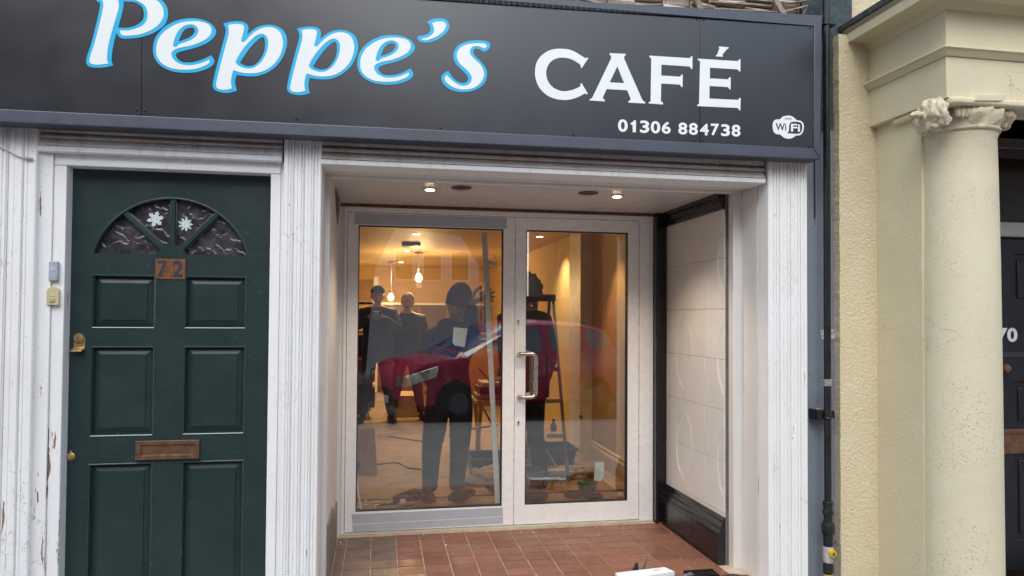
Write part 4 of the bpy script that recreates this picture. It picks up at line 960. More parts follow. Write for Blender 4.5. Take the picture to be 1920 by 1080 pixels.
# notice behind the pipe
nq = [(1539, 619), (1567, 618), (1567, 635), (1540.5, 636)]
A = [W(x, y, .0275) for x, y in nq]; nb = MB().hexa(A, [p+Vector((0, .0022, 0)) for p in A]).build('warning_notice', plain('white plastic notice', (.68, .68, .69), .35, var=.02)); tag(nb, 'small white safety notice on the blue grey wall behind the pipe', 'notice')
text_shape('notice_lettering', plain('red print', (.55, .10, .05), .5), nb, 'GAS', [(1556.5, 620), (1564.5, 619.8), (1564.5, 621.8), (1556.5, 622)], .0270)
for k, (yy, xe, cc) in enumerate(((623.2, 1565, (.05, .12, .35)), (625.2, 1566, (.10, .18, .30)), (627.2, 1563, (.2, .2, .2)), (629.4, 1562, (.25, .3, .4)), (633.2, 1566, (.35, .2, .2)))):
    strip([(1557, yy), (xe, yy-.1), (xe, yy+.7), (1557, yy+.8)], 'notice_line', plain('print line', cc, .5), nb, .0272, .0005)
strip([(1541, 621), (1543.5, 621), (1543, 624.5), (1541.5, 624)], 'notice_mark', plain('red print', (.55, .10, .05), .5), nb, .0272, .0005)
strip([(1541.5, 629), (1543.5, 628.5), (1543.5, 632), (1541.8, 631.5)], 'notice_mark', plain('blue print', (.03, .12, .40), .5), nb, .0272, .0005)

# ================================================================ yellow neighbour
nb_ = thing('neighbour_building', 'pale yellow rendered building with a column porch on the right', 'building', (2.9, .3, ZP))
# roughcast wall, ragged left edge
edge = []
zz = ZB
while zz < 3.3:
    edge.append((W(1574.5, 500, -.02).x+.004*noise.noise(Vector((zz*7, 0, 0)))+.003*noise.noise(Vector((zz*31, 3, 0))), zz)); zz += .02
XW = 2.57
m = MB(); 
pts = [(x, z_) for x, z_ in edge if z_ < zat(1577, 62, -.02)]
world_shape('wall', 'stucco', nb_, [pts+[(XW+.12, pts[-1][1]), (XW+.12, ZB)]], .06, .08)
box('wall', 'stucco', nb_, W(1590, 40, 0).x, XW+.3, .061, .5, ZB, 3.3)
box('pier', 'stucco_fine', nb_, XW, XW+.32, -.34, .06, ZB, zat(1650, 250, 0)+.05)
# column
CX_, CY_ = 2.745, -.375
zn = W(1800, 247, CY_-.1).z
MB().lathe((CX_, CY_, 0), [(.1735, ZB), (.173, .2), (.170, 1.0), (.1665, 1.6), (.161, 2.0), (.157, zn-.02), (.162, zn-.012), (.163, zn)], n=64).build('column', 'stucco_pit', nb_, smooth=True)
# entablature: side face X=xs_, front face Y=yf
Yf = -.546
xs_ = 2.53
def sz(y): return W(1779, y, Yf).z
z_ar0, z_ar1, z_m0, z_m1, z_fr = sz(183), sz(106), sz(105), sz(88), sz(16)
print('entab', z_ar0, z_ar1, z_m1, z_fr, zn)
XE = 6.0
def eb(name, mat, dx_, dy_, z0_, z1_, bev=.003):
    return MB().box(xs_-dx_, XE, Yf-dy_, .04, z0_, z1_).build(name, mat, nb_, bevel=bev)
eb('architrave', 'plaster', 0, 0, z_ar0, z_m0)
def ring_mould(name, prof, mat):
    """profile of (outward, z) swept round the porch corner"""
    m = MB(); n = len(prof); vs = []
    for k in range(3):
        for o_, z_ in prof:
            if k == 0: vs.append((xs_-o_, .04, z_))
            if k == 1: vs.append((xs_-o_, Yf-o_, z_))
            if k == 2: vs.append((XE, Yf-o_, z_))
    fs = [(k*n+i, k*n+(i+1) % n, (k+1)*n+(i+1) % n, (k+1)*n+i) for k in range(2) for i in range(n)]+[tuple(range(n)), tuple(range(2*n, 3*n))]
    return m.add(vs, fs).build(name, mat, nb_, bevel=.0015)
zm = lambda f: z_m0+(z_m1-z_m0)*f
ring_mould('frieze_moulding', [(-.02, zm(-.02)), (.008, zm(0)), (.012, zm(.15)), (.024, zm(.45)), (.028, zm(.62)), (.036, zm(.66)), (.036, zm(.88)), (.030, zm(.93)), (.003, zm(1.05)), (-.02, zm(1.1))], 'plaster')
eb('frieze', 'plaster', .001, .001, z_m1-.005, z_fr+.02)
zq = lambda y: W(1595, y, -.0).z
ring_mould('cornice', [(-.02, z_fr-.005), (.004, z_fr-.004), (.018, z_fr+.012), (.03, z_fr+.03), (.040, z_fr+.032), (.105, z_fr+.036), (.108, z_fr+.030), (.125, z_fr+.030), (.128, z_fr+.075), (.105, z_fr+.08), (-.02, z_fr+.08)], 'plaster')
ring_mould('crown_moulding', [(-.02, z_fr+.081), (.108, z_fr+.081), (.12, z_fr+.10), (.128, z_fr+.108), (-.02, z_fr+.11)], 'plaster_old')
ring_mould('slate_capping', [(-.02, z_fr+.1105), (.145, z_fr+.105), (.150, z_fr+.128), (.12, z_fr+.15), (-.02, z_fr+.20)], 'slate')
box('upper_wall', 'slate', nb_, 2.36, 6, .12, .5, z_fr+.1, 6.2)
def rock(px, py, Y, r, mat, name, sq=(1, 1, 1), seed=0, par=nb_, n=18, fr_=2.2, am=.35):
    c = W(px, py, Y)
    def wv(p):
        q_ = p*(1+am*noise.noise(p*fr_+Vector((seed, 0, 0)))+.14*abs(noise.noise(p*fr_*1.8+Vector((0, seed, 0))))+.04*noise.noise(p*fr_*5)); g_ = 6; return q_.lerp(Vector((round(q_.x*g_)/g_, round(q_.y*g_)/g_, round(q_.z*g_)/g_)), .38)
    return MB().ell(c, (r*sq[0], r*sq[1], r*sq[2]), n*2, n, warp=wv).build(name, mat, par, smooth=True, angle=60)
# capital: necking, worn volutes, egg band, abacus chips
cap = MB().lathe((CX_, CY_, 0), [(.155, zn-.002), (.172, zn+.004), (.176, zn+.014), (.168, zn+.022), (.176, zn+.036), (.192, zn+.062), (.200, zn+.088), (.19, zn+.10)], n=72, cap=True)
for i, v in enumerate(cap.v):
    d = Vector((v.x-CX_, v.y-CY_, 0)); th = math.atan2(d.y, d.x)
    k = (v.z-zn)/.1
    if k > .2: v += d*(.035*math.sin(th*30)*math.exp(-((k-.6)/.3)**2)+.10*noise.noise(v*22)+.05*noise.noise(v*60))
cap = cap.build('capital', 'plaster_old', nb_, smooth=True, angle=70)
MB().box(CX_-.205, CX_+.215, CY_-.20, CY_+.2, zn+.099, z_ar0+.002).build('abacus', 'plaster', cap, bevel=.012)
def vol(px, py, Y, r, sq, seed, n=22): rock(px, py, Y, r, 'plaster_old', 'volute', sq, seed, cap, n)
vol(1741, 215, Yf+.06, .062, (.62, .8, 1.05), 3); vol(1728, 228, Yf+.14, .040, (.5, .9, 1.35), 8); vol(1758, 210, Yf+.02, .048, (.85, .8, 1.2), 5); vol(1750, 238, Yf+.08, .030, (1.3, .8, .6), 11)
vol(1770, 222, Yf+.02, .032, (1.0, .6, 1.0), 14)
vol(1880, 214, Yf+.05, .058, (.8, .8, 1.0), 21); vol(1884, 232, Yf+.08, .030, (.8, .8, 1.1), 22)
for i in range(6): vol(random.choice((1722, 1730, 1742, 1752, 1762, 1772, 1868, 1878, 1886))+random.uniform(-4, 4), random.uniform(188, 246), Yf+random.uniform(.0, .06), random.uniform(.016, .028), (random.uniform(.5, 1.3), .6, random.uniform(.6, 1.5)), 50+i, 9)
for i in range(9): vol(1795+i*9.5, 208+2.0*math.sin(i), Yf+.018-.012*math.sin(math.pi*i/8), .0185, (.75, .8, 1.5), 30+i, 10)
A = [W(1832, 176, Yf-.035), W(1884, 175, Yf-.035), W(1886, 181, Yf-.035), (W(1878, 190, Yf-.035)), W(1828, 189, Yf-.035)]
MB().prism(A, (0, .05, 0)).build('abacus_chip', 'plaster', cap, bevel=.004)
# pilaster capital against the pier
# porch soffit and doorway 70
YR = .25
box('porch_soffit', 'brown_dark', nb_, XW+.33, XE, Yf+.25, YR+.2, z_ar0+.0, z_ar0+.05)
zt_ = lambda y: W(1900, y, YR-.02).z
mould(nb_, 3.05, 4.6, [(YR+.1, zt_(266)), (YR-.06, zt_(264)), (YR-.06, zt_(259)), (YR-.03, zt_(254)), (YR-.03, z_ar0), (YR+.1, z_ar0)], 'brown_dark', 'door_head')
mould(nb_, 3.05, 4.6, [(YR+.1, zt_(280)), (YR-.03, zt_(280)), (YR-.04, zt_(276)), (YR-.04, zt_(268)), (YR+.1, zt_(267))], plain('taupe paint', (.16, .125, .11), .5), 'door_head')
box('transom_rail', plain('dark plum paint', (.085, .065, .068), .5), nb_, 3.05, 4.6, YR-.02, YR+.05, zt_(296), zt_(281), bevel=.002)
box('transom_light', 'transom_glass', nb_, 3.05, 4.6, YR, YR+.01, zt_(417), zt_(296))
box('transom_bar', plain('greyish white gloss', (.50, .48, .47), .4, var=.1), nb_, 3.05, 4.6, YR-.035, YR+.05, zt_(444), zt_(417.5), bevel=.004)
box('door_jamb', 'white_paint', nb_, 3.03, 3.15, YR-.05, YR+.1, ZB, zt_(281)); box('door_jamb', 'white_paint', nb_, 4.09, 4.6, YR-.05, YR+.1, ZB, zt_(281))
d70 = thing('black_front_door', 'black panelled front door numbered 70 behind the yellow column', 'door', (3.62, YR, ZP))
zt1 = zt_(447); cc = 3.62
z7 = lambda y: W(1900, y, YR).z
pn = [(z7(500), z7(570)), (z7(716), z7(800)), (z7(852), z7(1040))]
lo = []
box('leaf', 'door_black', d70, 3.16, 4.08, YR+.012, YR+.05, ZP, zt1)
m = MB()
for a, b in ((3.16, 3.27), (3.97, 4.08), (cc-.055, cc+.055)): m.box(a, b, YR, YR+.013, ZP, zt1)
for a, b in ((zt1-.09, zt1), (pn[1][0], pn[0][1]), (pn[2][0], pn[1][1]), (ZP, ZP+.18)): m.box(3.2701, 3.9699, YR+.0005, YR+.0131, a, b)
m.build('rails', 'door_black', d70, bevel=.003)
for a, b in ((3.27, cc-.055), (cc+.055, 3.97)):
    for t_, u_ in ((zt1-.09, pn[0][1]), (pn[1][0], pn[1][1]), (pn[2][0], ZP+.18)):
        MB().box(a+.035, b-.035, YR+.003, YR+.013, u_+.035, t_-.035).build('panel', 'door_black', d70, bevel=.006)
box('weather_strip', plain('dark grey paint', (.03, .032, .042), .4), d70, 3.16, 4.08, YR-.006, YR, z7(670), z7(660), bevel=.002)
text_shape('digit', plain('white numeral', (.62, .63, .64), .5), d70, '7', [(1868.5, 614.5), (1889, 615), (1889, 641), (1868.5, 640.5)], YR-.0005, bold=.03)
text_shape('digit', plain('white numeral', (.62, .63, .64), .5), d70, '0', [(1888.5, 614.5), (1907.5, 615), (1907.5, 641.5), (1888.5, 641)], YR-.0005, bold=.035)
c = W(1876, 690, YR); MB().lathe((c.x, YR, c.z), [(.02, 0), (.012, .006), (.010, .02), (.02, .03), (.026, .042), (.020, .054), (.006, .058)], 'Y', 24).build('door_knob', 'copper', d70, smooth=True)
a = W(1866, 805, YR); b = W(1933, 849, YR); letterplate(d70, ((a.x, a.z), (b.x, b.z)), YR, .03, 'brass_dull')
box('inner_wall', 'brick', None, 4.61, 9, -.1, .5, ZB, 6).name = 'neighbour_wall'
tag(bpy.data.objects['neighbour_wall'], 'brick wall continuing right of the yellow porch', 'wall')

# ================================================================ inside the shop
ZI = 2.20; YB = 9.5; XI0 = -2.6; XI1 = 1.97
def st(name, mat, *a): return box(name, mat, None, *a, kind='structure')
st('shop_floor', 'room_floor', XI0, XI1, 1.165, YB, -.10, 0)
st('shop_ceiling', 'room_ceiling', XI0, XI1, 1.165, YB, ZI, ZI+.1)
st('shop_wall_right', 'amber_wall', XI1, XI1+.1, 1.165, YB, 0, ZI)
st('shop_wall_left', 'amber_wall', XI0-.1, XI0, 1.165, YB, 0, ZI)
st('shop_wall_back', 'amber_wall', XI0, XI1, YB, YB+.1, 0, ZI)
st('shop_wall_front', 'amber_wall', XI0, GX0, 1.165, 1.20, 0, ZI)
st('shop_wall_over_door', 'amber_wall', GX0, GX1, 1.165, 1.20, ZH, ZI)
st('shop_wall_beside_door', 'amber_wall', GX1, XI1, 1.165, 1.20, 0, ZI)
o = box('white_pier', plain('white gloss pier', (.72, .66, .60), .4), None, 1.85, XI1-.001, 3.15, 3.55, 0, ZI-.001); tag(o, 'narrow white pier on the right wall seen through the right door', 'pier')
o = MB().prism([(XI1, 0, z_) if k else (XI1, 0, z_) for k, z_ in ((0, 0),)]+[], (0, 0, 0)) if False else None
m = MB(); m.prism([(XI1, 1.25, 0), (XI1-.022, 1.25, 0), (XI1-.022, 1.25, .13), (XI1-.012, 1.25, .15), (XI1-.012, 1.25, .17), (XI1, 1.25, .18)], (0, 1.88, 0))
o = m.build('skirting_board', plain('cream skirting', (.60, .46, .33), .45)); tag(o, 'cream moulded skirting board along the shop right wall', 'skirting')
o = m = None
def warm(px, py, zc_, label, group='downlights in the shop ceiling', power=46):
    t = downlight(px, py, zc_, True, label, .05, power, group); return t
lab = ['nearest lit downlight behind the taped door', 'second lit downlight behind the taped door', 'third lit downlight behind the taped door', 'farthest lit downlight behind the taped door', 'lit downlight behind the plastic trim', 'lit downlight seen through the right door']
for (px, py), l_ in zip(((780, 438), (763, 470), (752, 491), (744, 505), (883, 506), (1012, 443)), lab): warm(px, py, ZI, l_)
# lights out of the picture's sight that light the near part of the room
for x_, y_, e_ in ((-1.3, 2.6, 20), (.6, 2.4, 9), (1.72, 2.35, 26)):
    t = thing('downlight', 'lit downlight near the doors above %s' % ('the left side', 'the worker', 'the right wall')[(-1.3, .6, 1.72).index(x_)], 'ceiling light', (x_, y_, ZI), 'downlights in the shop ceiling')
    MB().lathe((x_, y_, ZI-.001), [(.036, 0), (.05, -.001), (.05, -.005), (.037, -.006)], n=20).build('bezel', 'chrome', t, smooth=True)
    MB().lathe((x_, y_, ZI-.0085), [(.035, 0), (.035, .002)], n=20).build('lamp', 'lamp_glow', t)
    l = bpy.data.lights.new('lamp_light', 'SPOT'); l.energy = e_; l.color = (1, .62, .26); l.spot_size = rad(70 if x_ > 1 else 120); l.spot_blend = .6; l.shadow_soft_size = .03
    lo_ = bpy.data.objects.new('lamp_light', l); COL.objects.link(lo_); lo_.parent = t; lo_.location = (0, 0, -.02)
def pendant(px, py, Y, label, e=16):
    c = W(px, py, Y); t = thing('pendant_bulb', label, 'light bulb', (c.x, Y, ZI), 'bare pendant bulbs in the shop')
    MB().lathe((c.x, Y, ZI-.03), [(.06, 0), (.05, .02), (.02, .03)], n=20).build('ceiling_rose', 'letter_white', t, smooth=True)
    MB().tube([(c.x, Y, ZI-.03), (c.x, Y, c.z+.12)], .004, 6).build('flex', 'letter_white', t)
    MB().lathe((c.x, Y, c.z+.06), [(.022, 0), (.022, .05), (.012, .065)], n=14).build('lamp_holder', 'brass', t, smooth=True)
    MB().lathe((c.x, Y, c.z), [(.004, -.055), (.03, -.045), (.045, -.015), (.042, .015), (.025, .045), (.018, .06)], n=18).build('bulb', 'bulb_glow', t, smooth=True)
    l = bpy.data.lights.new('bulb_light', 'POINT'); l.energy = e; l.color = (1, .62, .26); l.shadow_soft_size = .05
    o = bpy.data.objects.new('bulb_light', l); COL.objects.link(o); o.parent = t; o.location = (0, 0, c.z-ZI-.09)
pendant(785, 521, 6.4, 'larger bare bulb on a white flex in the shop', 36); pendant(733, 557, 8.3, 'smaller bare bulb farther back on the left', 24)
c0_ = W(771, 457, 5.2)
t = thing('ceiling_unit', 'dark blue grey box fixed to the shop ceiling', 'ceiling unit', (c0_.x, c0_.y, ZI))
MB().box(c0_.x-.11, c0_.x+.11, 5.1, 5.35, c0_.z-.035, c0_.z+.035).build('body', plain('slate blue casing', (.05, .07, .11), .3), t, bevel=.02)
MB().box(c0_.x-.03, c0_.x+.03, 5.2, 5.26, c0_.z+.034, ZI).build('bracket', 'grey_plastic', t)
# back of the room
c = W(735, 745, 6.2); c2 = W(790, 800, 6.2)
def furn(name, label, cat, mat, px0, px1, py0, Y0, Y1, z0=0, bevel=.006):
    a, b = W(px0, py0, Y0), W(px1, py0, Y0)
    o = box(name, mat, None, a.x, b.x, Y0, Y1, z0, a.z, bevel=bevel); tag(o, label, cat); return o
furn('packing_crate', 'pale wooden crate lit orange behind the worker', 'crate', 'bare_wood', 734, 788, 742, 6.2, 6.8)
for k, px in enumerate((686.5, 717.5)):
    c = W(px, 585, YB-.08); t = thing('wall_lamp', 'small bright lamp on the back wall, %s of the camera held up' % ('left', 'right')[k], 'lamp', (c.x, YB-.06, c.z), 'small lamps on the shop back wall')
    MB().box(c.x-.03, c.x+.03, YB-.075, YB-.061, c.z-.05, c.z+.05).build('backplate', 'brass', t, bevel=.004); MB().ell((c.x, YB-.12, c.z), (.032, .032, .036), 14, 10).build('globe', 'bulb_glow', t, smooth=True)
t = thing('shop_counter', 'long dark counter with brass rail at the back of the shop', 'counter', (1, 7.6, 0))
a, b = W(800, 640, 7.3), W(975, 640, 7.3)
box('counter_body', 'mdf', t, a.x, b.x, 7.3, 8.0, 0, a.z-.02); box('counter_top', 'black_gloss', t, a.x-.03, b.x+.03, 7.25, 8.05, a.z-.019, a.z+.02)
for z_ in (.03, .12): MB().tube([(a.x, 7.28, a.z+z_), (b.x, 7.28, a.z+z_)], .014, 8).build('brass_rail', 'brass', t, smooth=True)
for x_ in (a.x+.05, (a.x+b.x)/2, b.x-.05): MB().tube([(x_, 7.28, a.z+.02), (x_, 7.28, a.z+.14)], .01, 8).build('rail_post', 'brass', t)
t = thing('shelf_unit', 'open shelf unit of dark boxes at the left of the shop', 'shelves', (W(640, 700, 6).x, 6.2, 0))
a, b = W(560, 640, 6.0), W(697, 640, 6.0)
for k in range(4): box('shelf', 'bare_wood', t, a.x, b.x, 6.0, 6.5, .12+.33*k, .15+.33*k)
for x_ in (a.x, b.x-.03): box('upright', 'bare_wood', t, x_-.03, x_+.0, 6.0, 6.5, 0, 1.25)
for k in range(3):
    for j in range(3):
        x_ = a.x+.12+(b.x-a.x-.3)*j/2.2; o = box('storage_box', ('black_plastic', 'red_paint', 'grey_plastic', 'card')[(k+j) % 4], None, x_, x_+.28, 6.05, 6.4, .151+.33*k, .34+.33*k+.04*j, bevel=.01)
        tag(o, '%s box on the %s shelf, %s' % (('black', 'maroon', 'grey', 'brown')[(k+j) % 4], ('lowest', 'middle', 'upper')[k], ('at its left end', 'in its middle', 'at its right end')[j]), 'box')
o = box('wall_panelling', plain('dark brown panelling', (.16, .09, .045), .5), None, XI0+.01, XI1-.01, YB-.03, YB-.001, 0, W(800, 570, YB).z); tag(o, 'dark brown panelling along the lower back wall of the shop', 'panelling')
for k in range(9):
    x_ = XI0+.25+k*.5; MB().box(x_, x_+.05, YB-.045, YB-.031, 0, W(800, 570, YB).z-.05).build('panel_batten', 'mdf', o)
MB().box(XI0+.01, XI1-.01, YB-.06, YB-.031, W(800, 572, YB).z, W(800, 568, YB).z).build('panel_cap', 'letter_white', o)
t = thing('door_to_kitchen', 'brown panelled inner door in the shop back wall', 'door', (W(710, 600, 9.4).x, 9.4, 0))
a, b = W(640, 600, 9.45), W(700, 600, 9.45); box('leaf', 'mdf', t, a.x, b.x, 9.44, 9.49, 0, 1.95); box('architrave', 'letter_white', t, a.x-.08, a.x, 9.43, 9.5, 0, 2.02); box('architrave', 'letter_white', t, b.x, b.x+.08, 9.43, 9.5, 0, 2.02)
# cardboard sheet and cables at the left
a, b = W(668, 812, 2.9), W(702, 803, 2.9)
o = MB().hexa([(a.x, 2.9, 0), (b.x+.03, 2.75, 0), (b.x, 2.95, b.z+.0), (a.x, 3.1, a.z)], [(a.x, 2.91, 0), (b.x+.03, 2.76, 0), (b.x, 2.96, b.z), (a.x, 3.11, a.z)]).build('cardboard_sheet', 'card'); tag(o, 'brown cardboard sheet standing at the left behind the door', 'cardboard')
o = MB().ell((a.x-.12, 2.95, .07), (.16, .2, .07), 20, 12, warp=crumple).build('rubble_sack', 'black_plastic', smooth=True, angle=80); tag(o, 'dark slumped sack beside the cardboard sheet', 'sack')
def fpt(px, py, z_=.006): return WZ(px, py, z_)
def cable(pts, label, r=.006, mat='black_plastic'):
    P = [fpt(*p) for p in pts]; Q = []
    for i in range(len(P)-1):
        a_, b_, c_, d_ = P[max(i-1, 0)], P[i], P[i+1], P[min(i+2, len(P)-1)]
        for k in range(6):
            t_ = k/6; Q.append(.5*((2*b_)+(c_-a_)*t_+(2*a_-5*b_+4*c_-d_)*t_*t_+(3*b_-a_-3*c_+d_)*t_**3))
    Q.append(P[-1]); o = MB().tube(Q, r, 6).build('power_cable', mat, smooth=True); tag(o, label, 'cable')
cable([(684, 876), (715, 870), (745, 868), (765, 877), (790, 880)], 'thin cable winding over the shop floor left of the worker')
cable([(728, 818), (760, 823), (790, 827), (795, 829)], 'thin dark cable farther back on the shop floor')
cable([(745, 944), (722, 946), (708, 950), (712, 957), (735, 956), (760, 950), (775, 947)], 'black flex looping from the power tool beside the door', .008)
o = MB().box(*[v for v in (W(664, 930, 1.9).x, W(1180, 930, 1.9).x)], 1.93, 1.95, .001, .006).build('floor_joint_strip', 'black_plastic'); tag(o, 'dark joint strip across the shop floor', 'strip')
c = fpt(763, 944)
t = thing('power_tool', 'black power tool with a white label on the floor by the door', 'power tool', (c.x, c.y, 0))
MB().tube([(c.x-.10, c.y, .035), (c.x-.04, c.y, .05), (c.x+.05, c.y+.01, .065), (c.x+.09, c.y+.02, .05)], [.022, .034, .045, .03], 12).build('motor_body', 'black_plastic', t, smooth=True)
MB().tube([(c.x-.0, c.y, .06), (c.x+.03, c.y-.04, .10), (c.x+.08, c.y-.03, .10)], .015, 8).build('grip', 'black_plastic', t, smooth=True)
MB().box(c.x-.05, c.x-.01, c.y-.046, c.y-.04, .02, .05).build('white_label', 'paper', t)
for i in range(16):
    q_ = fpt(random.uniform(672, 760), random.uniform(935, 955), .003); r_ = random.uniform(.006, .016)
    o = MB().box(q_.x-r_, q_.x+r_, q_.y-.006, q_.y+.006, .001, .005).build('wood_shaving', 'paper'); tag(o, 'pale shaving on the shop floor by the left door', 'shaving', 'shavings on the shop floor')
# right hand clutter
def hb(name, label, cat, mat, px0, px1, pyt, pyb, Y, depth=.3, rim=None, z0=0):
    a, b = W(px0, pyt, Y), W(px1, pyt, Y); t = thing(name, label, cat, ((a.x+b.x)/2, Y+depth/2, z0))
    w = b.x-a.x
    MB().hexa([(a.x+w*.06, Y+.02, z0), (b.x-w*.06, Y+.02, z0), (b.x-w*.06, Y+depth-.02, z0), (a.x+w*.06, Y+depth-.02, z0)], [(a.x, Y, a.z), (b.x, Y, a.z), (b.x, Y+depth, a.z), (a.x, Y+depth, a.z)]).build('body', mat, t, bevel=.008)
    MB().box(a.x-.012, b.x+.012, Y-.012, Y+depth+.012, a.z-.03, a.z).build('rim', rim or mat, t, bevel=.004)
    return t
hb('plastic_crate', 'large black crate behind the step ladder', 'crate', 'black_plastic', 1000, 1082, 842, 890, 2.9, .35)
hb('tool_box', 'black tool box with a lighter lid at the lower left of the right door', 'tool box', 'black_plastic', 988, 1019, 886, 920, 1.95, .22, 'grey_plastic')
a, b = W(1090, 908, 1.75), W(1125, 908, 1.75)
t = thing('green_bucket', 'dark green plastic tub low behind the right door', 'bucket', ((a.x+b.x)/2, 1.83, 0))
rb = (b.x-a.x)/2
MB().lathe(((a.x+b.x)/2, 1.83, 0), [(rb*.85, 0), (rb, a.z)], n=24).build('tub', 'green_bucket', t, smooth=True)
MB().lathe(((a.x+b.x)/2, 1.83, a.z-.018), [(rb*1.0, 0), (rb*1.06, .004), (rb*1.06, .018), (rb*.98, .02)], n=24).build('rim', 'green_bucket', t, smooth=True)
def sheetish(px, py, sx, sy, sz_, label, seed):
    c = fpt(px, py); 
    def wv(p): return p*(1+.55*noise.noise(p*2.3+Vector((seed, 0, 0)))+.2*noise.noise(p*6))
    o = MB().ell((c.x, c.y, sz_*.5), (sx, sy, sz_), 34, 20, warp=wv).build('dust_sheet', 'sheet', smooth=True, angle=80); tag(o, label, 'dust sheet')
sheetish(912, 905, .19, .10, .085, 'crumpled beige dust sheet right of the worker', 1)
sheetish(1072, 895, .20, .10, .06, 'crumpled beige dust sheet behind the ladder', 5)
sheetish(1040, 900, .12, .08, .05, 'small heap of beige sheet at the ladder foot', 9)
A = [fpt(*p) for p in ((1018, 920), (1153, 921), (1118, 888), (1022, 890))]
o = MB().hexa([(p.x, p.y, .001) for p in A], [(p.x, p.y, .012) for p in A]).build('hardboard_sheet', 'mdf'); tag(o, 'brown hardboard sheet flat on the floor under the bucket', 'board')
for (px, py, r, l_) in ((1078, 932, .07, 'dark glove left of the green tub'), (1113, 934, .06, 'dark glove in front of the green tub'), (995, 938, .11, 'dark folded bag at the corner of the right door')):
    c = fpt(px, py); o = MB().ell((c.x, c.y, r*.35), (r*1.2, r*.6, r*.4), 20, 12, warp=crumple).build('dark_bundle', 'black_cloth', smooth=True, angle=80); tag(o, l_, 'bundle')
c = fpt(1164, 932); o = MB().ell((c.x, c.y, .02), (.026, .022, .022), 14, 10, warp=crumple).build('crumpled_paper', 'paper', smooth=True); tag(o, 'small crumpled pale lump in the corner of the right door', 'litter')
# planks, trestle and crates behind the worker's right
t = thing('work_trestle', 'work trestle heaped with dark timber right of the worker', 'trestle', (W(915, 750, 3.4).x, 3.5, 0))
a, b = W(893, 752, 3.3), W(990, 752, 3.3)
box('top', 'bare_wood', t, a.x, b.x, 3.3, 3.8, a.z-.03, a.z)
for x_ in (a.x+.05, b.x-.05):
    MB().tube([(x_, 3.32, a.z-.03), (x_-.05, 3.28, 0)], .02, 6).build('leg', 'bare_wood', t); MB().tube([(x_, 3.78, a.z-.03), (x_+.05, 3.82, 0)], .02, 6).build('leg', 'bare_wood', t)
for k, (p, w_, hh, mt, l_) in enumerate(((895, 60, .05, 'mdf', 'brown board on the trestle'), (900, 45, .06, 'black_plastic', 'black case on the trestle top'), (905, 70, .04, 'bare_wood', 'pale board topmost on the trestle'))):
    x_ = W(p, 740, 3.35).x; o = box('stacked_board', mt, None, x_, x_+.35+.05*k, 3.35, 3.7, a.z+.001+k*.062, a.z+k*.062+hh, bevel=.004); tag(o, l_, 'board')
hb('storage_tub', 'dark blue tub on the floor right of the worker', 'tub', plain('dark blue plastic', (.012, .02, .045), .4), 885, 960, 862, 905, 2.5, .4)
for k, (p0_, p1_, Y_, l_) in enumerate((((893, 740), (932, 815), 2.9, 'diagonal pale batten right of the worker'), ((884, 804), (934, 797), 3.0, 'nearly level pale batten right of the worker'), ((897, 690), (920, 716), 2.7, 'scrap of pale timber held up by the dark figure'))):
    A, B = W(*p0_, Y_), W(*p1_, Y_); o = MB().tube([A, B], .012, 4).build('timber_batten', 'bare_wood'); tag(o, l_, 'batten')
# step ladder
t = thing('step_ladder', 'dark step ladder with pale treads behind the right door', 'ladder', (W(1050, 920, 1.95).x, 2.2, 0))
Yl = 1.95
def lad(p0_, p1_, Y0_, Y1_, w=.05, th=.025, name='stile', mat='grey_plastic'):
    A, B = W(*p0_, Y0_), W(*p1_, Y1_)
    return MB().hexa([(A.x-w/2, A.y, A.z), (A.x+w/2, A.y, A.z), (A.x+w/2, A.y+th, A.z), (A.x-w/2, A.y+th, A.z)], [(B.x-w/2, B.y, B.z), (B.x+w/2, B.y, B.z), (B.x+w/2, B.y+th, B.z), (B.x-w/2, B.y+th, B.z)]).build(name, mat, t, bevel=.002)
lad((1037, 556), (1067, 916), 2.75, 2.2, .024, name='stile'); lad((1000, 558), (1004, 916), 2.75, 2.22, .024, mat='black_plastic')
for y0_, xa_, xb_ in ((634, 1000, 1040), (688, 1001, 1046), (747, 1001, 1049), (812, 1026, 1055), (881, 1022, 1060)):
    Yt = 2.2+(919-y0_)/363*.55; A, B = W(xa_, y0_, Yt), W(xb_, y0_, Yt)
    MB().box(A.x, B.x, Yt-.045, Yt+.03, A.z-.035, A.z).build('tread', 'black_plastic' if y0_ < 700 else plain('worn aluminium tread', (.45, .42, .38), .5, .4, var=.4, scale=40), t, bevel=.002)
A, B = W(1003, 552, 2.75), W(1040, 552, 2.75); MB().box(A.x, B.x, 2.7, 2.86, A.z-.06, A.z).build('top_cap', 'black_plastic', t, bevel=.006)
for x_ in (A.x+.03, B.x-.03): MB().tube([(x_, 2.82, A.z-.05), (x_+.02, 3.3, 0)], .014, 6).build('rear_leg', 'grey_plastic', t)
lad((1022, 840), (1046, 878), 2.5, 2.4, .02, .012, 'brace', 'bare_wood'); lad((1040, 888), (1064, 914), 2.25, 2.2, .014, .01, 'brace', 'chrome')
c = W(1038, 795, 2.36); o = MB().lathe((c.x, 2.36, c.z-.06), [(.02, 0), (.026, .01), (.026, .05), (.01, .075), (.01, .10)], n=14).build('spray_bottle', plain('clear grey plastic', (.12, .13, .14), .15), smooth=True); tag(o, 'small clear bottle on a ladder tread', 'bottle')
o.parent = None
for px, py, l_, cc_ in ((1089, 781, 'small blue label on the white pier', (.03, .18, .5)), (1080, 593, 'small dark switch on the wall left of the pier', (.02, .03, .06))):
    Y_ = 3.148 if px > 1085 else 3.9; c = W(px, py, Y_); o = MB().box(c.x-.016, c.x+.016, Y_-.006, Y_, c.z-.012, c.z+.012).build('wall_tag', plain('tag', cc_, .5)); tag(o, l_, 'label')

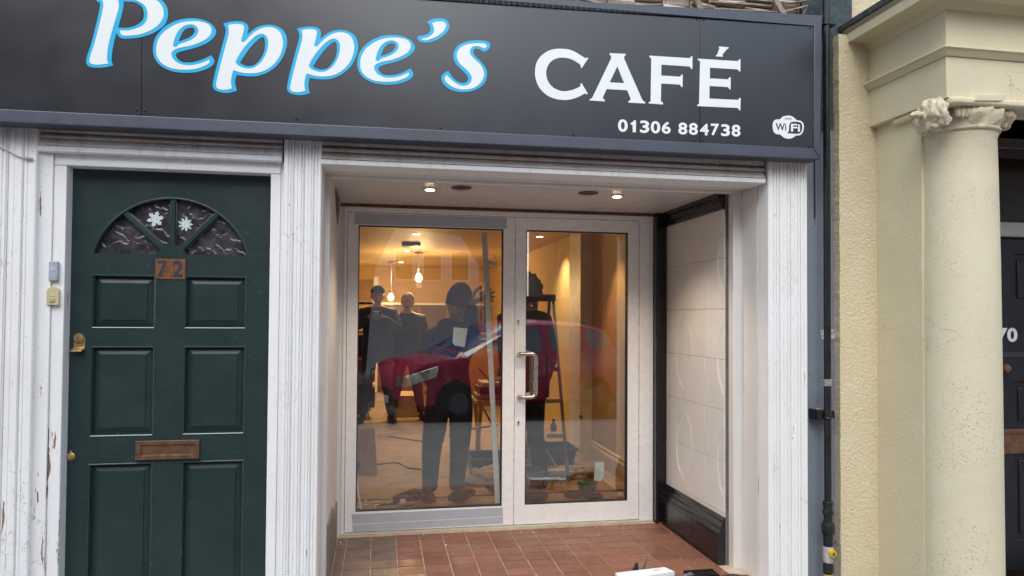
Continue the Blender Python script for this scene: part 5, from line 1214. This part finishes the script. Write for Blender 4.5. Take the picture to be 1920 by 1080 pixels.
# ================================================================ people
def skin_mesh(nodes, edges, sub=2):
    me = bpy.data.meshes.new('t'); keys = list(nodes); idx = {k: i for i, k in enumerate(keys)}
    me.from_pydata([nodes[k][0] for k in keys], [(idx[a], idx[b]) for a, b in edges], [])
    ob = bpy.data.objects.new('t', me); COL.objects.link(ob)
    md = ob.modifiers.new('s', 'SKIN'); md.use_smooth_shade = True
    sl = me.skin_vertices[0].data if me.skin_vertices else None
    if sl is None:
        bm = bmesh.new(); bm.from_mesh(me); bm.verts.layers.skin.verify(); bm.to_mesh(me); bm.free(); sl = me.skin_vertices[0].data
    for k, i in idx.items():
        r = nodes[k][1]; sl[i].radius = r if isinstance(r, tuple) else (r, r); sl[i].use_root = (i == 0)
    sb = ob.modifiers.new('u', 'SUBSURF'); sb.levels = sub; sb.render_levels = sub
    ev = bpy.data.meshes.new_from_object(ob.evaluated_get(bpy.context.evaluated_depsgraph_get()))
    vs = [v.co.copy() for v in ev.vertices]; fs = [list(p.vertices) for p in ev.polygons]
    bpy.data.objects.remove(ob); bpy.data.meshes.remove(me); bpy.data.meshes.remove(ev)
    return vs, fs
def hand(m, wrist, direc, palm_n, side, curl, mi, sc=1.0):
    """palm plus five bent fingers of unequal length; direc: wrist to knuckles, palm_n: the way the palm faces"""
    d = Vector(direc).normalized(); pn = Vector(palm_n); pn = (pn-d*pn.dot(d)).normalized(); s_ = d.cross(pn)*side
    w = Vector(wrist)
    kn = w+d*.085*sc
    nodes = {'w': (w-d*.02, (.026*sc, .020*sc)), 'm': (w+d*.045*sc, (.036*sc, .016*sc)), 'k': (kn, (.036*sc, .014*sc))}
    vs, fs = skin_mesh(nodes, [('w', 'm'), ('m', 'k')], 1); m.add(vs, fs, mi)
    for j, (off, ln) in enumerate(((.030, .070), (.010, .080), (-.010, .074), (-.029, .058))):
        b0 = kn+s_*off*sc-d*.012*sc; p = b0; dirv = (d+s_*off*2.2).normalized(); nodes = {0: (p, .0095*sc)}; e = []
        for q_ in range(3):
            dirv = (dirv*math.cos(curl)+pn*math.sin(curl)).normalized(); p = p+dirv*(ln*(.45, .32, .25)[q_]+(.012 if q_ == 0 else 0))*sc
            nodes[q_+1] = (p, (.009, .0082, .0068)[q_]*sc); e.append((q_, q_+1))
        vs, fs = skin_mesh(nodes, e, 1); m.add(vs, fs, mi)
    b0 = w+d*.02*sc+s_*.022*sc; t1 = b0+(d*.5+s_*.8+pn*.3).normalized()*.038*sc; t2 = t1+(d*.8+s_*.35+pn*.45).normalized()*.032*sc; t3 = t2+(d*.9+pn*.5).normalized()*.024*sc
    vs, fs = skin_mesh({0: (b0, .012*sc), 1: (t1, .0105*sc), 2: (t2, .0095*sc), 3: (t3, .0075*sc)}, [(0, 1), (1, 2), (2, 3)], 1); m.add(vs, fs, mi)
def person(label, J, mats, face, hair=None, hat=None, sc=1.0, hood=False, coat=0.0, hands=('r', 'l'), curl=.35, palm=None, skirt=True):
    """J: joints in world metres: pelvis chest neck head, sh el wr (r,l), hip kn an toe (r,l)"""
    V = {k: Vector(v) for k, v in J.items()}
    pel, ch, nk, hd = V['pelvis'], V['chest'], V['neck'], V['head']
    t = thing('person', label, 'person', (pel.x, pel.y, min(V['an_r'].z, V['an_l'].z)-.07))
    n = {'p': (pel, (.155+coat, .115+coat)), 'w': (pel.lerp(ch, .45), (.15+coat, .11+coat)), 'c': (ch, (.175+coat*.6, .12+coat*.6)), 'u': (ch.lerp(nk, .6), (.12, .085)), 'n': (nk, .058), 'h0': (nk.lerp(hd, .45), .052)}
    e = [('p', 'w'), ('w', 'c'), ('c', 'u'), ('u', 'n'), ('n', 'h0')]
    for s_ in 'rl':
        sh, el, wr = V['sh_'+s_], V['el_'+s_], V['wr_'+s_]
        n['s'+s_] = (sh, .068+coat*.3); n['e'+s_] = (el, .05+coat*.3); n['m'+s_] = (el.lerp(wr, .5), .045+coat*.25); n['r'+s_] = (wr, .033+coat*.2); n['q'+s_] = (sh.lerp(el, .5), .058+coat*.3)
        e += [('u', 's'+s_), ('s'+s_, 'q'+s_), ('q'+s_, 'e'+s_), ('e'+s_, 'm'+s_), ('m'+s_, 'r'+s_)]
        hp, kn, an, to = V['hip_'+s_], V['kn_'+s_], V['an_'+s_], V['toe_'+s_]
        n['a'+s_] = (hp, .105); n['t'+s_] = (hp.lerp(kn, .5), .090); n['k'+s_] = (kn, .072); n['f'+s_] = (kn.lerp(an, .45), .066); n['b'+s_] = (an, .056)
        e += [('p', 'a'+s_), ('a'+s_, 't'+s_), ('t'+s_, 'k'+s_), ('k'+s_, 'f'+s_), ('f'+s_, 'b'+s_)]
    vs, fs = skin_mesh(n, e, 2)
    vs = [v+noise.noise_vector(v*13)*.006+noise.noise_vector(Vector((v.x*9, v.y*9, v.z*30)))*.004 if (v-nk).length > .13 else v for v in vs]
    m = MB(); m.v = vs; m.f = fs
    waist = pel.z+.02
    def cls(c):
        if (c-nk).length < .085 and c.z > nk.z-.01: return 0
        for s_ in 'rl':
            if (c-V['wr_'+s_]).length < .02: return 0
        dz = (c-V['hip_r']).length
        return 2 if c.z < waist-.10*(1+coat*4) and min((c-V['wr_r']).length, (c-V['el_r']).length, (c-V['wr_l']).length, (c-V['el_l']).length) > .09 else 1
    m.mi = [cls(sum((m.v[i] for i in f), Vector())/len(f)) for f in m.f]
    for s_, sd_ in (('r', 1), ('l', -1)):
        if s_ in hands:
            wr, el = V['wr_'+s_], V['el_'+s_]; hand(m, wr, J.get('hd_'+s_, None) and Vector(J['hd_'+s_])-wr or wr-el, (palm or {}).get(s_, (0, 0, -1)), sd_, curl, 0, sc)
    # head with brow, nose, lips, chin, ears; face is the way it looks
    f = Vector(face).normalized(); up = (hd-nk).normalized(); r_ = f.cross(up).normalized(); f = up.cross(r_)
    R = Matrix((r_, f, up)).transposed()
    def hw(p):
        q_ = p.copy()
        if q_.z < 0: q_.x *= 1+.28*q_.z; q_.y *= 1+.12*q_.z
        if q_.y > .5:
            q_.y += .16*math.exp(-((q_.x/.16)**2+((q_.z+.22)/.17)**2)) - .07*math.exp(-(((abs(q_.x)-.38)/.16)**2+((q_.z-.02)/.10)**2)) + .05*math.exp(-((q_.x/.3)**2+((q_.z+.55)/.07)**2)) + .06*math.exp(-((q_.x/.25)**2+((q_.z+.85)/.14)**2))
        return q_
    m.ell(hd, (.076*sc, .096*sc, .118*sc), 32, 24, 0, R, hw)
    for k in (-1, 1): m.ell(hd+r_*.078*k*sc-up*.005+f*-.008, (.010, .022, .034), 10, 8, 0, R)
    # shoes
    for s_ in 'rl':
        an, to = V['an_'+s_], V['toe_'+s_]; d = (to-an); d.z = 0; d.normalize(); gz = min(V['an_r'].z, V['an_l'].z)-.075
        rr_ = Matrix((Vector((0, 0, 1)).cross(d)*-1, d, Vector((0, 0, 1)))).transposed()
        m.ell(Vector((an.x, an.y, gz+.045))+d*.07, (.047, .145, .048), 18, 12, 3, rr_, lambda p: Vector((p.x, p.y, max(p.z, -.9) * (1 if p.y < 0 else 1-.35*p.y))))
    o = m.build('body', mats, t, smooth=True, angle=80)
    for k in (-1, 1):
        MB().ell(hd+r_*.030*k*sc+f*.083*sc+up*.006, (.011, .007, .007), 10, 8, 0, R).build('eye', plain('eye', (.30, .28, .26), .2, bump=0), t, smooth=True)
        MB().ell(hd+r_*.030*k*sc+f*.090*sc+up*.006, (.0045, .0025, .0045), 8, 6, 0, R).build('pupil', 'ink_dark', t, smooth=True)
    MB().ell(hd+f*.089*sc-up*.062, (.024, .006, .006), 12, 8, 0, R).build('mouth', plain('lips', (.30, .12, .10), .5, bump=0), t, smooth=True)
    if hair:
        mt, rad_, curly = hair
        def hv(p):
            k = 1+(.16*noise.noise(p*4)+.12*noise.noise(p*9) if curly else .02*noise.noise(p*12))
            q_ = p*k
            if p.y > .35 and p.z < .45: q_.y *= .55; q_.x *= .9
            if p.z < -.35: q_ *= .82
            return q_
        MB().ell(hd+up*.018*sc-f*.012, (.082*sc*rad_, .102*sc*rad_, .112*sc*rad_), 40, 28, 0, R, hv).build('hair', mt, t, smooth=True, angle=90)
    if hat:
        MB().ell(hd+up*.042*sc-f*.004, (.092*sc, .112*sc, .088*sc), 28, 16, 0, R, lambda p: Vector((p.x, p.y, max(p.z, -.15)))).build('cap', hat, t, smooth=True, angle=50)
        MB().ell(hd+up*.035*sc+f*.115, (.068, .065, .008), 20, 8, 0, R).build('cap_peak', hat, t, smooth=True)
    if hood:
        MB().ell(nk-up*.015-f*.05, (.115, .075, .055), 26, 16, 0, R, lambda p: p*(1+.12*noise.noise(p*3))).build('hood', mats[1], t, smooth=True, angle=80)
    if coat and skirt:
        b0 = pel-Vector((0, 0, .16)); m2 = MB()
        m2.lathe((0, 0, 0), [(.19, b0.z), (.195, pel.z), (.185, pel.z+.12)], n=28, cap=False)
        for v in m2.v: v.x = v.x*1.0+pel.x; v.y = v.y*.78+pel.y
        m2.build('coat_skirt', mats[1], t, smooth=True)
    return t
def std(x, y, z, H, face, arms=None, lean=(0, 0), sp=.10, fy=1):
    """an upright pose: x y z ground point, H height"""
    k = H/1.75; fx = Vector(face).normalized(); r = Vector((fx.y, -fx.x, 0)); L_ = Vector((lean[0], lean[1], 0)); b = Vector((x, y, z))
    U = Vector((0, 0, 1)); J = {}
    J['pelvis'] = b+U*.95*k; J['chest'] = b+U*1.27*k+L_*.6; J['neck'] = b+U*1.49*k+L_; J['head'] = b+U*1.63*k+L_*1.1
    for s_, g in (('r', 1), ('l', -1)):
        J['sh_'+s_] = b+U*1.40*k+L_*.9+r*.19*k*g; J['el_'+s_] = b+U*1.12*k+L_*.6+r*.25*k*g-fx*.02; J['wr_'+s_] = b+U*.87*k+L_*.4+r*.26*k*g+fx*.06
        J['hip_'+s_] = b+U*.86*k+r*.09*k*g; J['kn_'+s_] = b+U*.48*k+r*(.09+sp*.4)*k*g+fx*.02; J['an_'+s_] = b+U*.08*k+r*(.09+sp)*k*g; J['toe_'+s_] = J['an_'+s_]+fx*.15+r*.03*g
    if arms: J.update(arms)
    return J
# worker at the left door, back to us, right hand up on the trim
YWK = 1.75
g = W(840, 948, YWK)
pw = lambda px, py, Y=YWK: W(px, py, Y)
J = std(g.x, YWK, 0, 1.62, (0.15, 1, 0), sp=.09)
J.update(pelvis=pw(841, 742), chest=pw(842, 668), neck=pw(853, 608, 1.72), head=pw(861, 567, 1.70), sh_r=pw(886, 628), el_r=pw(880, 640, 1.42), wr_r=pw(884, 568, 1.30), hd_r=pw(914, 556, 1.20), sh_l=pw(806, 636), el_l=pw(800, 692, 1.85), wr_l=pw(812, 726, 2.05), hip_r=pw(864, 760), hip_l=pw(822, 760), kn_r=pw(862, 850), kn_l=pw(808, 850), an_r=pw(854, 932), an_l=pw(806, 932), toe_r=pw(880, 940, 1.85), toe_l=pw(790, 940, 1.9))
for s_ in 'rl':
    J['an_'+s_].z = .08; J['toe_'+s_].z = .03
wk = person('worker in a dark hooded top seen from behind, hand raised to white trim', J, ['skin', 'navy_cloth', 'grey_trouser', 'shoe'], (.35, 1, -.1), hair=('hair', 1.0, False), hood=True, coat=.05, skirt=False, sc=1.12, palm={'r': (.2, 1, 0), 'l': (0, 1, 0)}, curl=.35)
st_ = MB()
st_.tube([pw(808, 648, YWK-.145), pw(835, 655, YWK-.16), pw(862, 668, YWK-.16), pw(884, 674, YWK-.13)], .004, 6).tube([pw(812, 652, YWK-.145), pw(838, 662, YWK-.16), pw(864, 676, YWK-.16)], .003, 6)
st_.build('reflective_piping', plain('grey piping', (.25, .26, .28), .5), wk, smooth=True)
# second worker, curly haired, beyond the ladder
YW2 = 2.0
q2 = lambda px, py, Y=YW2: W(px, py, Y)
g = q2(983, 830)
J = std(g.x, YW2, 0, 1.63, (-.5, 1, 0))
J.update(el_l=W(952, 688, 1.8), wr_l=W(942, 712, 1.5), hd_l=W(929, 702, 1.3))
person('curly haired worker in black mostly hidden by the door stile, beside the step ladder', J, ['skin', 'black_cloth', 'black_cloth', 'shoe'], (-.8, .6, -.2), hair=('curly', 1.22, True), coat=.06, curl=.3)
# the two people standing farther inside
YQ = 5.7
hc = W(705, 592, YQ-.32)
g = W(706, 806, YQ); J = std(g.x, YQ, 0, 1.70, (-.05, -1, 0))
J.update(el_r=Vector((g.x-.30, YQ-.14, hc.z-.17)), wr_r=Vector((hc.x-.085, YQ-.30, hc.z-.02)), hd_r=Vector((hc.x-.05, YQ-.36, hc.z+.01)), el_l=Vector((g.x+.26, YQ-.14, hc.z-.17)), wr_l=Vector((hc.x+.085, YQ-.30, hc.z-.02)), hd_l=Vector((hc.x+.05, YQ-.36, hc.z+.01)))
person('person in a dark cap and padded coat holding a camera, at the left inside', J, ['skin', 'coat_cloth', 'navy_cloth', 'shoe'], (-.05, -1, -.1), hat='black_cloth', coat=.05, palm={'r': (1, -.3, 0), 'l': (-1, -.3, 0)}, curl=.6)
ph = thing('camera', 'black camera held up by the person in the cap', 'camera', (hc.x, YQ-.36, hc.z-.04))
MB().box(hc.x-.065, hc.x+.065, YQ-.40, YQ-.36, hc.z-.045, hc.z+.045).build('case', 'black_plastic', ph, bevel=.006)
MB().lathe((hc.x, YQ-.40, hc.z), [(.034, 0), (.036, .03), (.030, .05), (.024, .046)], 'Y', 20).build('lens', 'grey_plastic', ph, smooth=True)
g = W(762, 808, YQ+.25); J = std(g.x, YQ+.25, 0, 1.62, (.1, -1, 0), sp=.12)
person('bearded person in an open dark coat right of the one with a camera', J, ['skin', 'coat_cloth', 'grey_trouser', 'shoe'], (-.1, -1, -.2), hair=('hair', 1.02, False), coat=.045)

# ================================================================ street behind the camera
st('pavement', 'slab', -40, 40, -4.12, ZB*0-.02, ZP-.1, ZP)
bpy.data.objects['pavement'].location.z += 0
st('step_edge', 'slab', Xtl, Xt+.05, -.06, -.051, ZP, -.006)
st('kerb', 'slab', -40, 40, -4.26, -4.121, ZP-.25, ZP+.003)
ZR = ZP-.11
st('road', 'asphalt', -60, 60, -11.4, -4.261, ZR-.1, ZR)
st('far_pavement', 'slab', -60, 60, -13.6, -11.41, ZR-.1, ZP)
st('ground', 'asphalt', -400, 400, -400, 60, ZR-.4, ZR-.12)
# parked hatchback
def car(x0, yc, z, label):
    t = thing('parked_car', label, 'car', (x0+2.0, yc, z))
    ST = [(-.02, .40, .58, .50, .62), (.04, .30, .70, .70, .74), (.22, .22, .84, .80, .86), (.60, .20, .92, .84, .94), (.82, .20, .95, .85, .97), (.95, .20, .97, .86, 1.03), (1.80, .20, 1.02, .88, 1.45), (2.30, .20, 1.03, .88, 1.51), (2.42, .20, 1.03, .88, 1.51), (3.05, .20, 1.05, .88, 1.49), (3.15, .20, 1.05, .88, 1.48), (3.62, .20, 1.06, .86, 1.38), (3.86, .22, 1.04, .82, 1.08), (3.98, .28, .90, .76, .92), (4.02, .36, .62, .60, .66)]
    rows = []
    for x, zb_, zl_, w, zt_2 in ST:
        cab = zt_2-zl_ > .04
        tw_ = w*(.74 if cab else .93)
        rows.append([(w*.80, zb_), (w*.97, zb_+.08), (w, zb_+.28 if zb_+.28 < zl_-.05 else zl_-.04), (w*.985, zl_-.06), (w*.955, zl_), (tw_+(w*.955-tw_)*.12, zt_2-(zt_2-zl_)*.14), (tw_*.90, zt_2-.004), (tw_*.45, zt_2+.02), (0, zt_2+.026)])
    nr = len(rows[0]); body = MB(); glass = MB(); screen = MB()
    def P(i, j, s_): y, z_ = rows[i][j]; return Vector((x0+ST[i][0], yc+s_*y, z+z_))
    for s_ in (-1, 1):
        for i in range(len(ST)-1):
            for j in range(nr-1):
                q_ = [P(i, j, s_), P(i+1, j, s_), P(i+1, j+1, s_), P(i, j+1, s_)]
                win = (j == 4 and i in (5, 6, 8, 10)) or (j in (6, 7) and i in (4, 5, 11)) or (j == 5 and i in (5,))
                if win:
                    cen = sum(q_, Vector())/4; inner = [cen+(p-cen)*.93 for p in q_]
                    (screen if j in (5, 6, 7) and i in (4, 5) else glass).add([p+Vector((0, -s_*.004 if j == 4 else 0, -.002)) for p in inner], [(0, 1, 2, 3)])
                    body.add(q_+inner, [(k, (k+1) % 4, (k+1) % 4+4, k+4) for k in range(4)])
                else: body.add(q_, [(0, 1, 2, 3)])
        body.add([P(0, j, s_) for j in range(nr)]+[Vector((x0+ST[0][0], yc, z+.45))], [tuple(range(nr+1))])
        body.add([P(len(ST)-1, j, s_) for j in range(nr)]+[Vector((x0+ST[-1][0], yc, z+.45))], [tuple(range(nr+1))])
    body.build('body', 'red_paint', t, smooth=True, angle=32); glass.build('window', 'car_glass', t); screen.build('windscreen', plain('blue tinted windscreen', (.07, .15, .32), .04, bump=0, IOR=2.6), t)
    MB().box(x0+.3, x0+3.8, yc-.70, yc+.70, z+.15, z+.30).build('underside', 'black_plastic', t)
    for xx in (.80, 3.28):
        for s_ in (-1, 1):
            y_ = yc+s_*.86
            MB().lathe((x0+xx, y_-s_*.012, z+.31), [(.345, 0), (.345, .004)], 'Y', 28).build('wheel_arch', 'black_plastic', t)
            wh = MB().lathe((x0+xx, y_+(.06 if s_ > 0 else .10)-s_*.04, z+.31), [(.20, -.02), (.29, -.01), (.31, .02), (.31, .15), (.29, .17), (.20, .18)], 'Y', 28).build('wheel', 'tyre', t, smooth=True)
            MB().lathe((x0+xx, y_+s_*.035, z+.31), [(.19, -.004), (.19, .004), (.05, .008)] if s_ < 0 else [(.19, .004), (.19, -.004), (.05, -.008)], 'Y', 20).build('rim', 'grey_plastic', wh, smooth=True)
    for s_ in (-1, 1):
        MB().hexa([(x0-.03, yc+s_*.50, z+.56), (x0+.03, yc+s_*.76, z+.56), (x0+.46, yc+s_*.875, z+.70), (x0+.25, yc+s_*.62, z+.70)], [(x0-.01, yc+s_*.50, z+.70), (x0+.06, yc+s_*.79, z+.73), (x0+.50, yc+s_*.865, z+.86), (x0+.28, yc+s_*.62, z+.84)]).build('headlight', 'lamp_clear', t, bevel=.012)
        MB().ell((x0+1.25, yc+s_*.97, z+1.02), (.07, .10, .07), 14, 10).build('door_mirror', 'red_paint', t, smooth=True)
        MB().box(x0+1.9, x0+2.08, yc+s_*.885-.008, yc+s_*.885+.008, z+.86, z+.885).build('door_handle', 'red_paint', t, bevel=.004)
        MB().box(x0+2.33, x0+2.336, yc+s_*.879-.004, yc+s_*.879+.004, z+.3, z+1.0).build('door_gap', 'black_plastic', t)
        MB().hexa([(x0+3.9, yc+s_*.66, z+.78), (x0+3.99, yc+s_*.60, z+.78), (x0+3.90, yc+s_*.62, z+1.0), (x0+3.80, yc+s_*.74, z+1.0)], [(x0+3.82, yc+s_*.80, z+.78), (x0+3.95, yc+s_*.72, z+.78), (x0+3.86, yc+s_*.76, z+1.0), (x0+3.76, yc+s_*.80, z+1.0)]).build('tail_light', 'red_paint', t)
    MB().box(x0-.035, x0-.005, yc-.38, yc+.38, z+.40, z+.52).build('grille', 'black_plastic', t, bevel=.01)
    MB().box(x0-.042, x0-.03, yc-.26, yc+.26, z+.30, z+.41).build('number_plate', 'letter_white', t)
    return t
cr_ = car(-.05, -6.0, ZR, 'maroon hatchback parked at the kerb, reflected in the door glass')
cr_.rotation_euler = (0, 0, rad(-20))       # parked with its nose turned in to the kerb
# houses opposite
def house(x0, x1, y, h, mat, label, wins, dorm=False):
    t = thing('terraced_house', label, 'house', ((x0+x1)/2, y, ZP), 'houses across the street')
    box('wall', mat, t, x0, x1, y-7, y, ZP-.3, h)
    MB().prism([(x0-.1, y+.35, h), (x1+.1, y+.35, h), (x1+.1, y-3.5, h+2.6), (x0-.1, y-3.5, h+2.6)], (0, .0, .12)).prism([(x0-.1, y-7.3, h), (x1+.1, y-7.3, h), (x1+.1, y-3.5, h+2.6), (x0-.1, y-3.5, h+2.6)], (0, 0, .12)).build('roof', 'roof', t)
    MB().prism([(x0+.05, y-.01, h), (x0+.05, y-6.99, h), (x0+.05, y-3.5, h+2.5)], (x1-x0-.1, 0, 0)).build('gable', mat, t)
    ch = box('chimney', 'brick', t, x0+.4, x0+1.2, y-4, y-3, h+1.2, h+3.6)
    for fz in range(int((h-1)//2.6)):
        zc_ = ZP+1.0+2.6*fz
        for k in range(wins):
            xc = x0+(x1-x0)*(k+.5)/wins
            if fz == 0 and k == 0:
                box('front_door', ('green_mould', 'navy_cloth', 'red_paint')[int(abs(x0)) % 3], t, xc-.45, xc+.45, y, y+.04, ZP, ZP+2.05); continue
            f = MB().box(xc-.52, xc+.52, y-.02, y+.06, zc_-.06, zc_).box(xc-.5, xc-.44, y, y+.04, zc_, zc_+1.4).box(xc+.44, xc+.5, y, y+.04, zc_, zc_+1.4).box(xc-.5, xc+.5, y, y+.04, zc_+1.34, zc_+1.4).box(xc-.5, xc+.5, y, y+.04, zc_+.67, zc_+.73).build('window', 'letter_white', t)
            MB().box(xc-.44, xc+.44, y, y+.012, zc_, zc_+1.35).build('pane', 'car_glass', f)
    return t
YH = -14
hx = [(-32, -24, 7.4, 'brick'), (-24, -17, 8.2, 'brick'), (-17, -11, 10.6, 'brick'), (-11, -5.5, 11.6, 'brick'), (-5.5, -2.0, 10.2, 'brick'), (-1.9, 3.7, 5.6, 'brick'), (5.5, 10.5, 5.2, 'brick'), (14, 20, 5.4, 'render_pink'), (20, 28, 6.2, 'brick')]
lb = ['brick house at the far left across the street', 'taller brick house second from the left across the street', 'tall brick house left of the tallest one across the street', 'tallest brick house across the street', 'brick house behind the parked van across the street', 'lower brick house opposite the glass doors', 'brick house right of the gap with the bare tree', 'pale house beyond the tree across the street', 'brick house at the far right across the street']
for (a, b, h, mt), l_ in zip(hx, lb): house(a, b, YH, h, mt, l_, max(2, int((b-a)//2)))
# pale garden building with a pitched gable in front of the houses, as mirrored high in the left door
t = thing('gabled_outbuilding', 'pale rendered gabled outbuilding across the street, mirrored in the left door', 'outbuilding', (1.1, YH+1.6, ZP))
MB().prism([(-.35, YH+1.5, ZP), (2.55, YH+1.5, ZP), (2.45, YH+1.5, 2.6), (2.0, YH+1.5, 3.35), (.35, YH+1.5, 3.55), (-.15, YH+1.5, 2.5)], (0, -1.3, 0)).build('wall', 'render_pink', t)
for x_, z0_, z1_ in ((.35, 2.25, 2.95), (1.05, 2.25, 2.95), (1.75, 2.25, 2.95)):
    f = MB().box(x_-.03, x_+.46, YH+1.5, YH+1.54, z0_-.04, z0_).box(x_-.03, x_, YH+1.5, YH+1.54, z0_, z1_).box(x_+.43, x_+.46, YH+1.5, YH+1.54, z0_, z1_).box(x_-.03, x_+.46, YH+1.5, YH+1.54, z1_, z1_+.04).build('window', 'letter_white', t); MB().box(x_, x_+.43, YH+1.501, YH+1.51, z0_, z1_).build('pane', 'car_glass', f)
o = box('boundary_wall', 'brick', None, 3.71, 5.49, YH-.3, YH, ZP, 1.9); tag(o, 'low brick wall in the gap behind the bare tree across the street', 'wall')
t = thing('iron_railings', 'black iron railings in front of the houses across the street', 'railings', (2, YH+1.2, ZP))
MB().box(-6, 12, YH+1.19, YH+1.21, ZP+1.0, ZP+1.04).box(-6, 12, YH+1.19, YH+1.21, ZP+.12, ZP+.16).build('rail', 'iron', t)
o = None
for i in range(120):
    if o is None: o = MB().tube([(-6+.15*i, YH+1.2, ZP), (-6+.15*i, YH+1.2, ZP+1.15)], .01, 5).build('baluster', 'iron', t); continue
    c = o.copy(); COL.objects.link(c); c.parent = t; c.location = (.15*i, 0, 0)
# bare tree
def tree(x, y, H, label, seed):
    rnd = random.Random(seed); t = thing('bare_tree', label, 'tree', (x, y, ZP), 'bare winter trees across the street'); tr, cr = MB(), MB()
    def grow(p, d, ln, r, lv):
        q_ = p+d*ln; mid = p.lerp(q_, .5)+Vector((rnd.uniform(-1, 1), rnd.uniform(-1, 1), 0))*ln*.06
        (tr if lv < 2 else cr).tube([p, mid, q_], [r, r*.85, r*.66], 6 if lv < 3 else 4, cap=False)
        if lv >= 6: return
        for k in range(3 if lv < 5 else 2):
            nd = (d+Vector((rnd.uniform(-1, 1), rnd.uniform(-1, 1), rnd.uniform(-.25, .7)))*.75).normalized()
            grow(q_, nd, ln*rnd.uniform(.62, .82), r*.58, lv+1)
    grow(Vector((x, y, ZP)), Vector((0, 0, 1)), H*.30, H*.022, 0)
    tr.build('trunk', 'bark', t, smooth=True); cr.build('crown', 'bark', t, smooth=True)
tree(4.5, -12.9, 7.5, 'bare winter tree opposite the right glass door', 4)
tree(10.5, -13.0, 9.5, 'taller bare winter tree farther right across the street', 9)
print('objects', len(bpy.data.objects), 'tris', sum(len(o.data.polygons) for o in bpy.data.objects if o.type == 'MESH'))
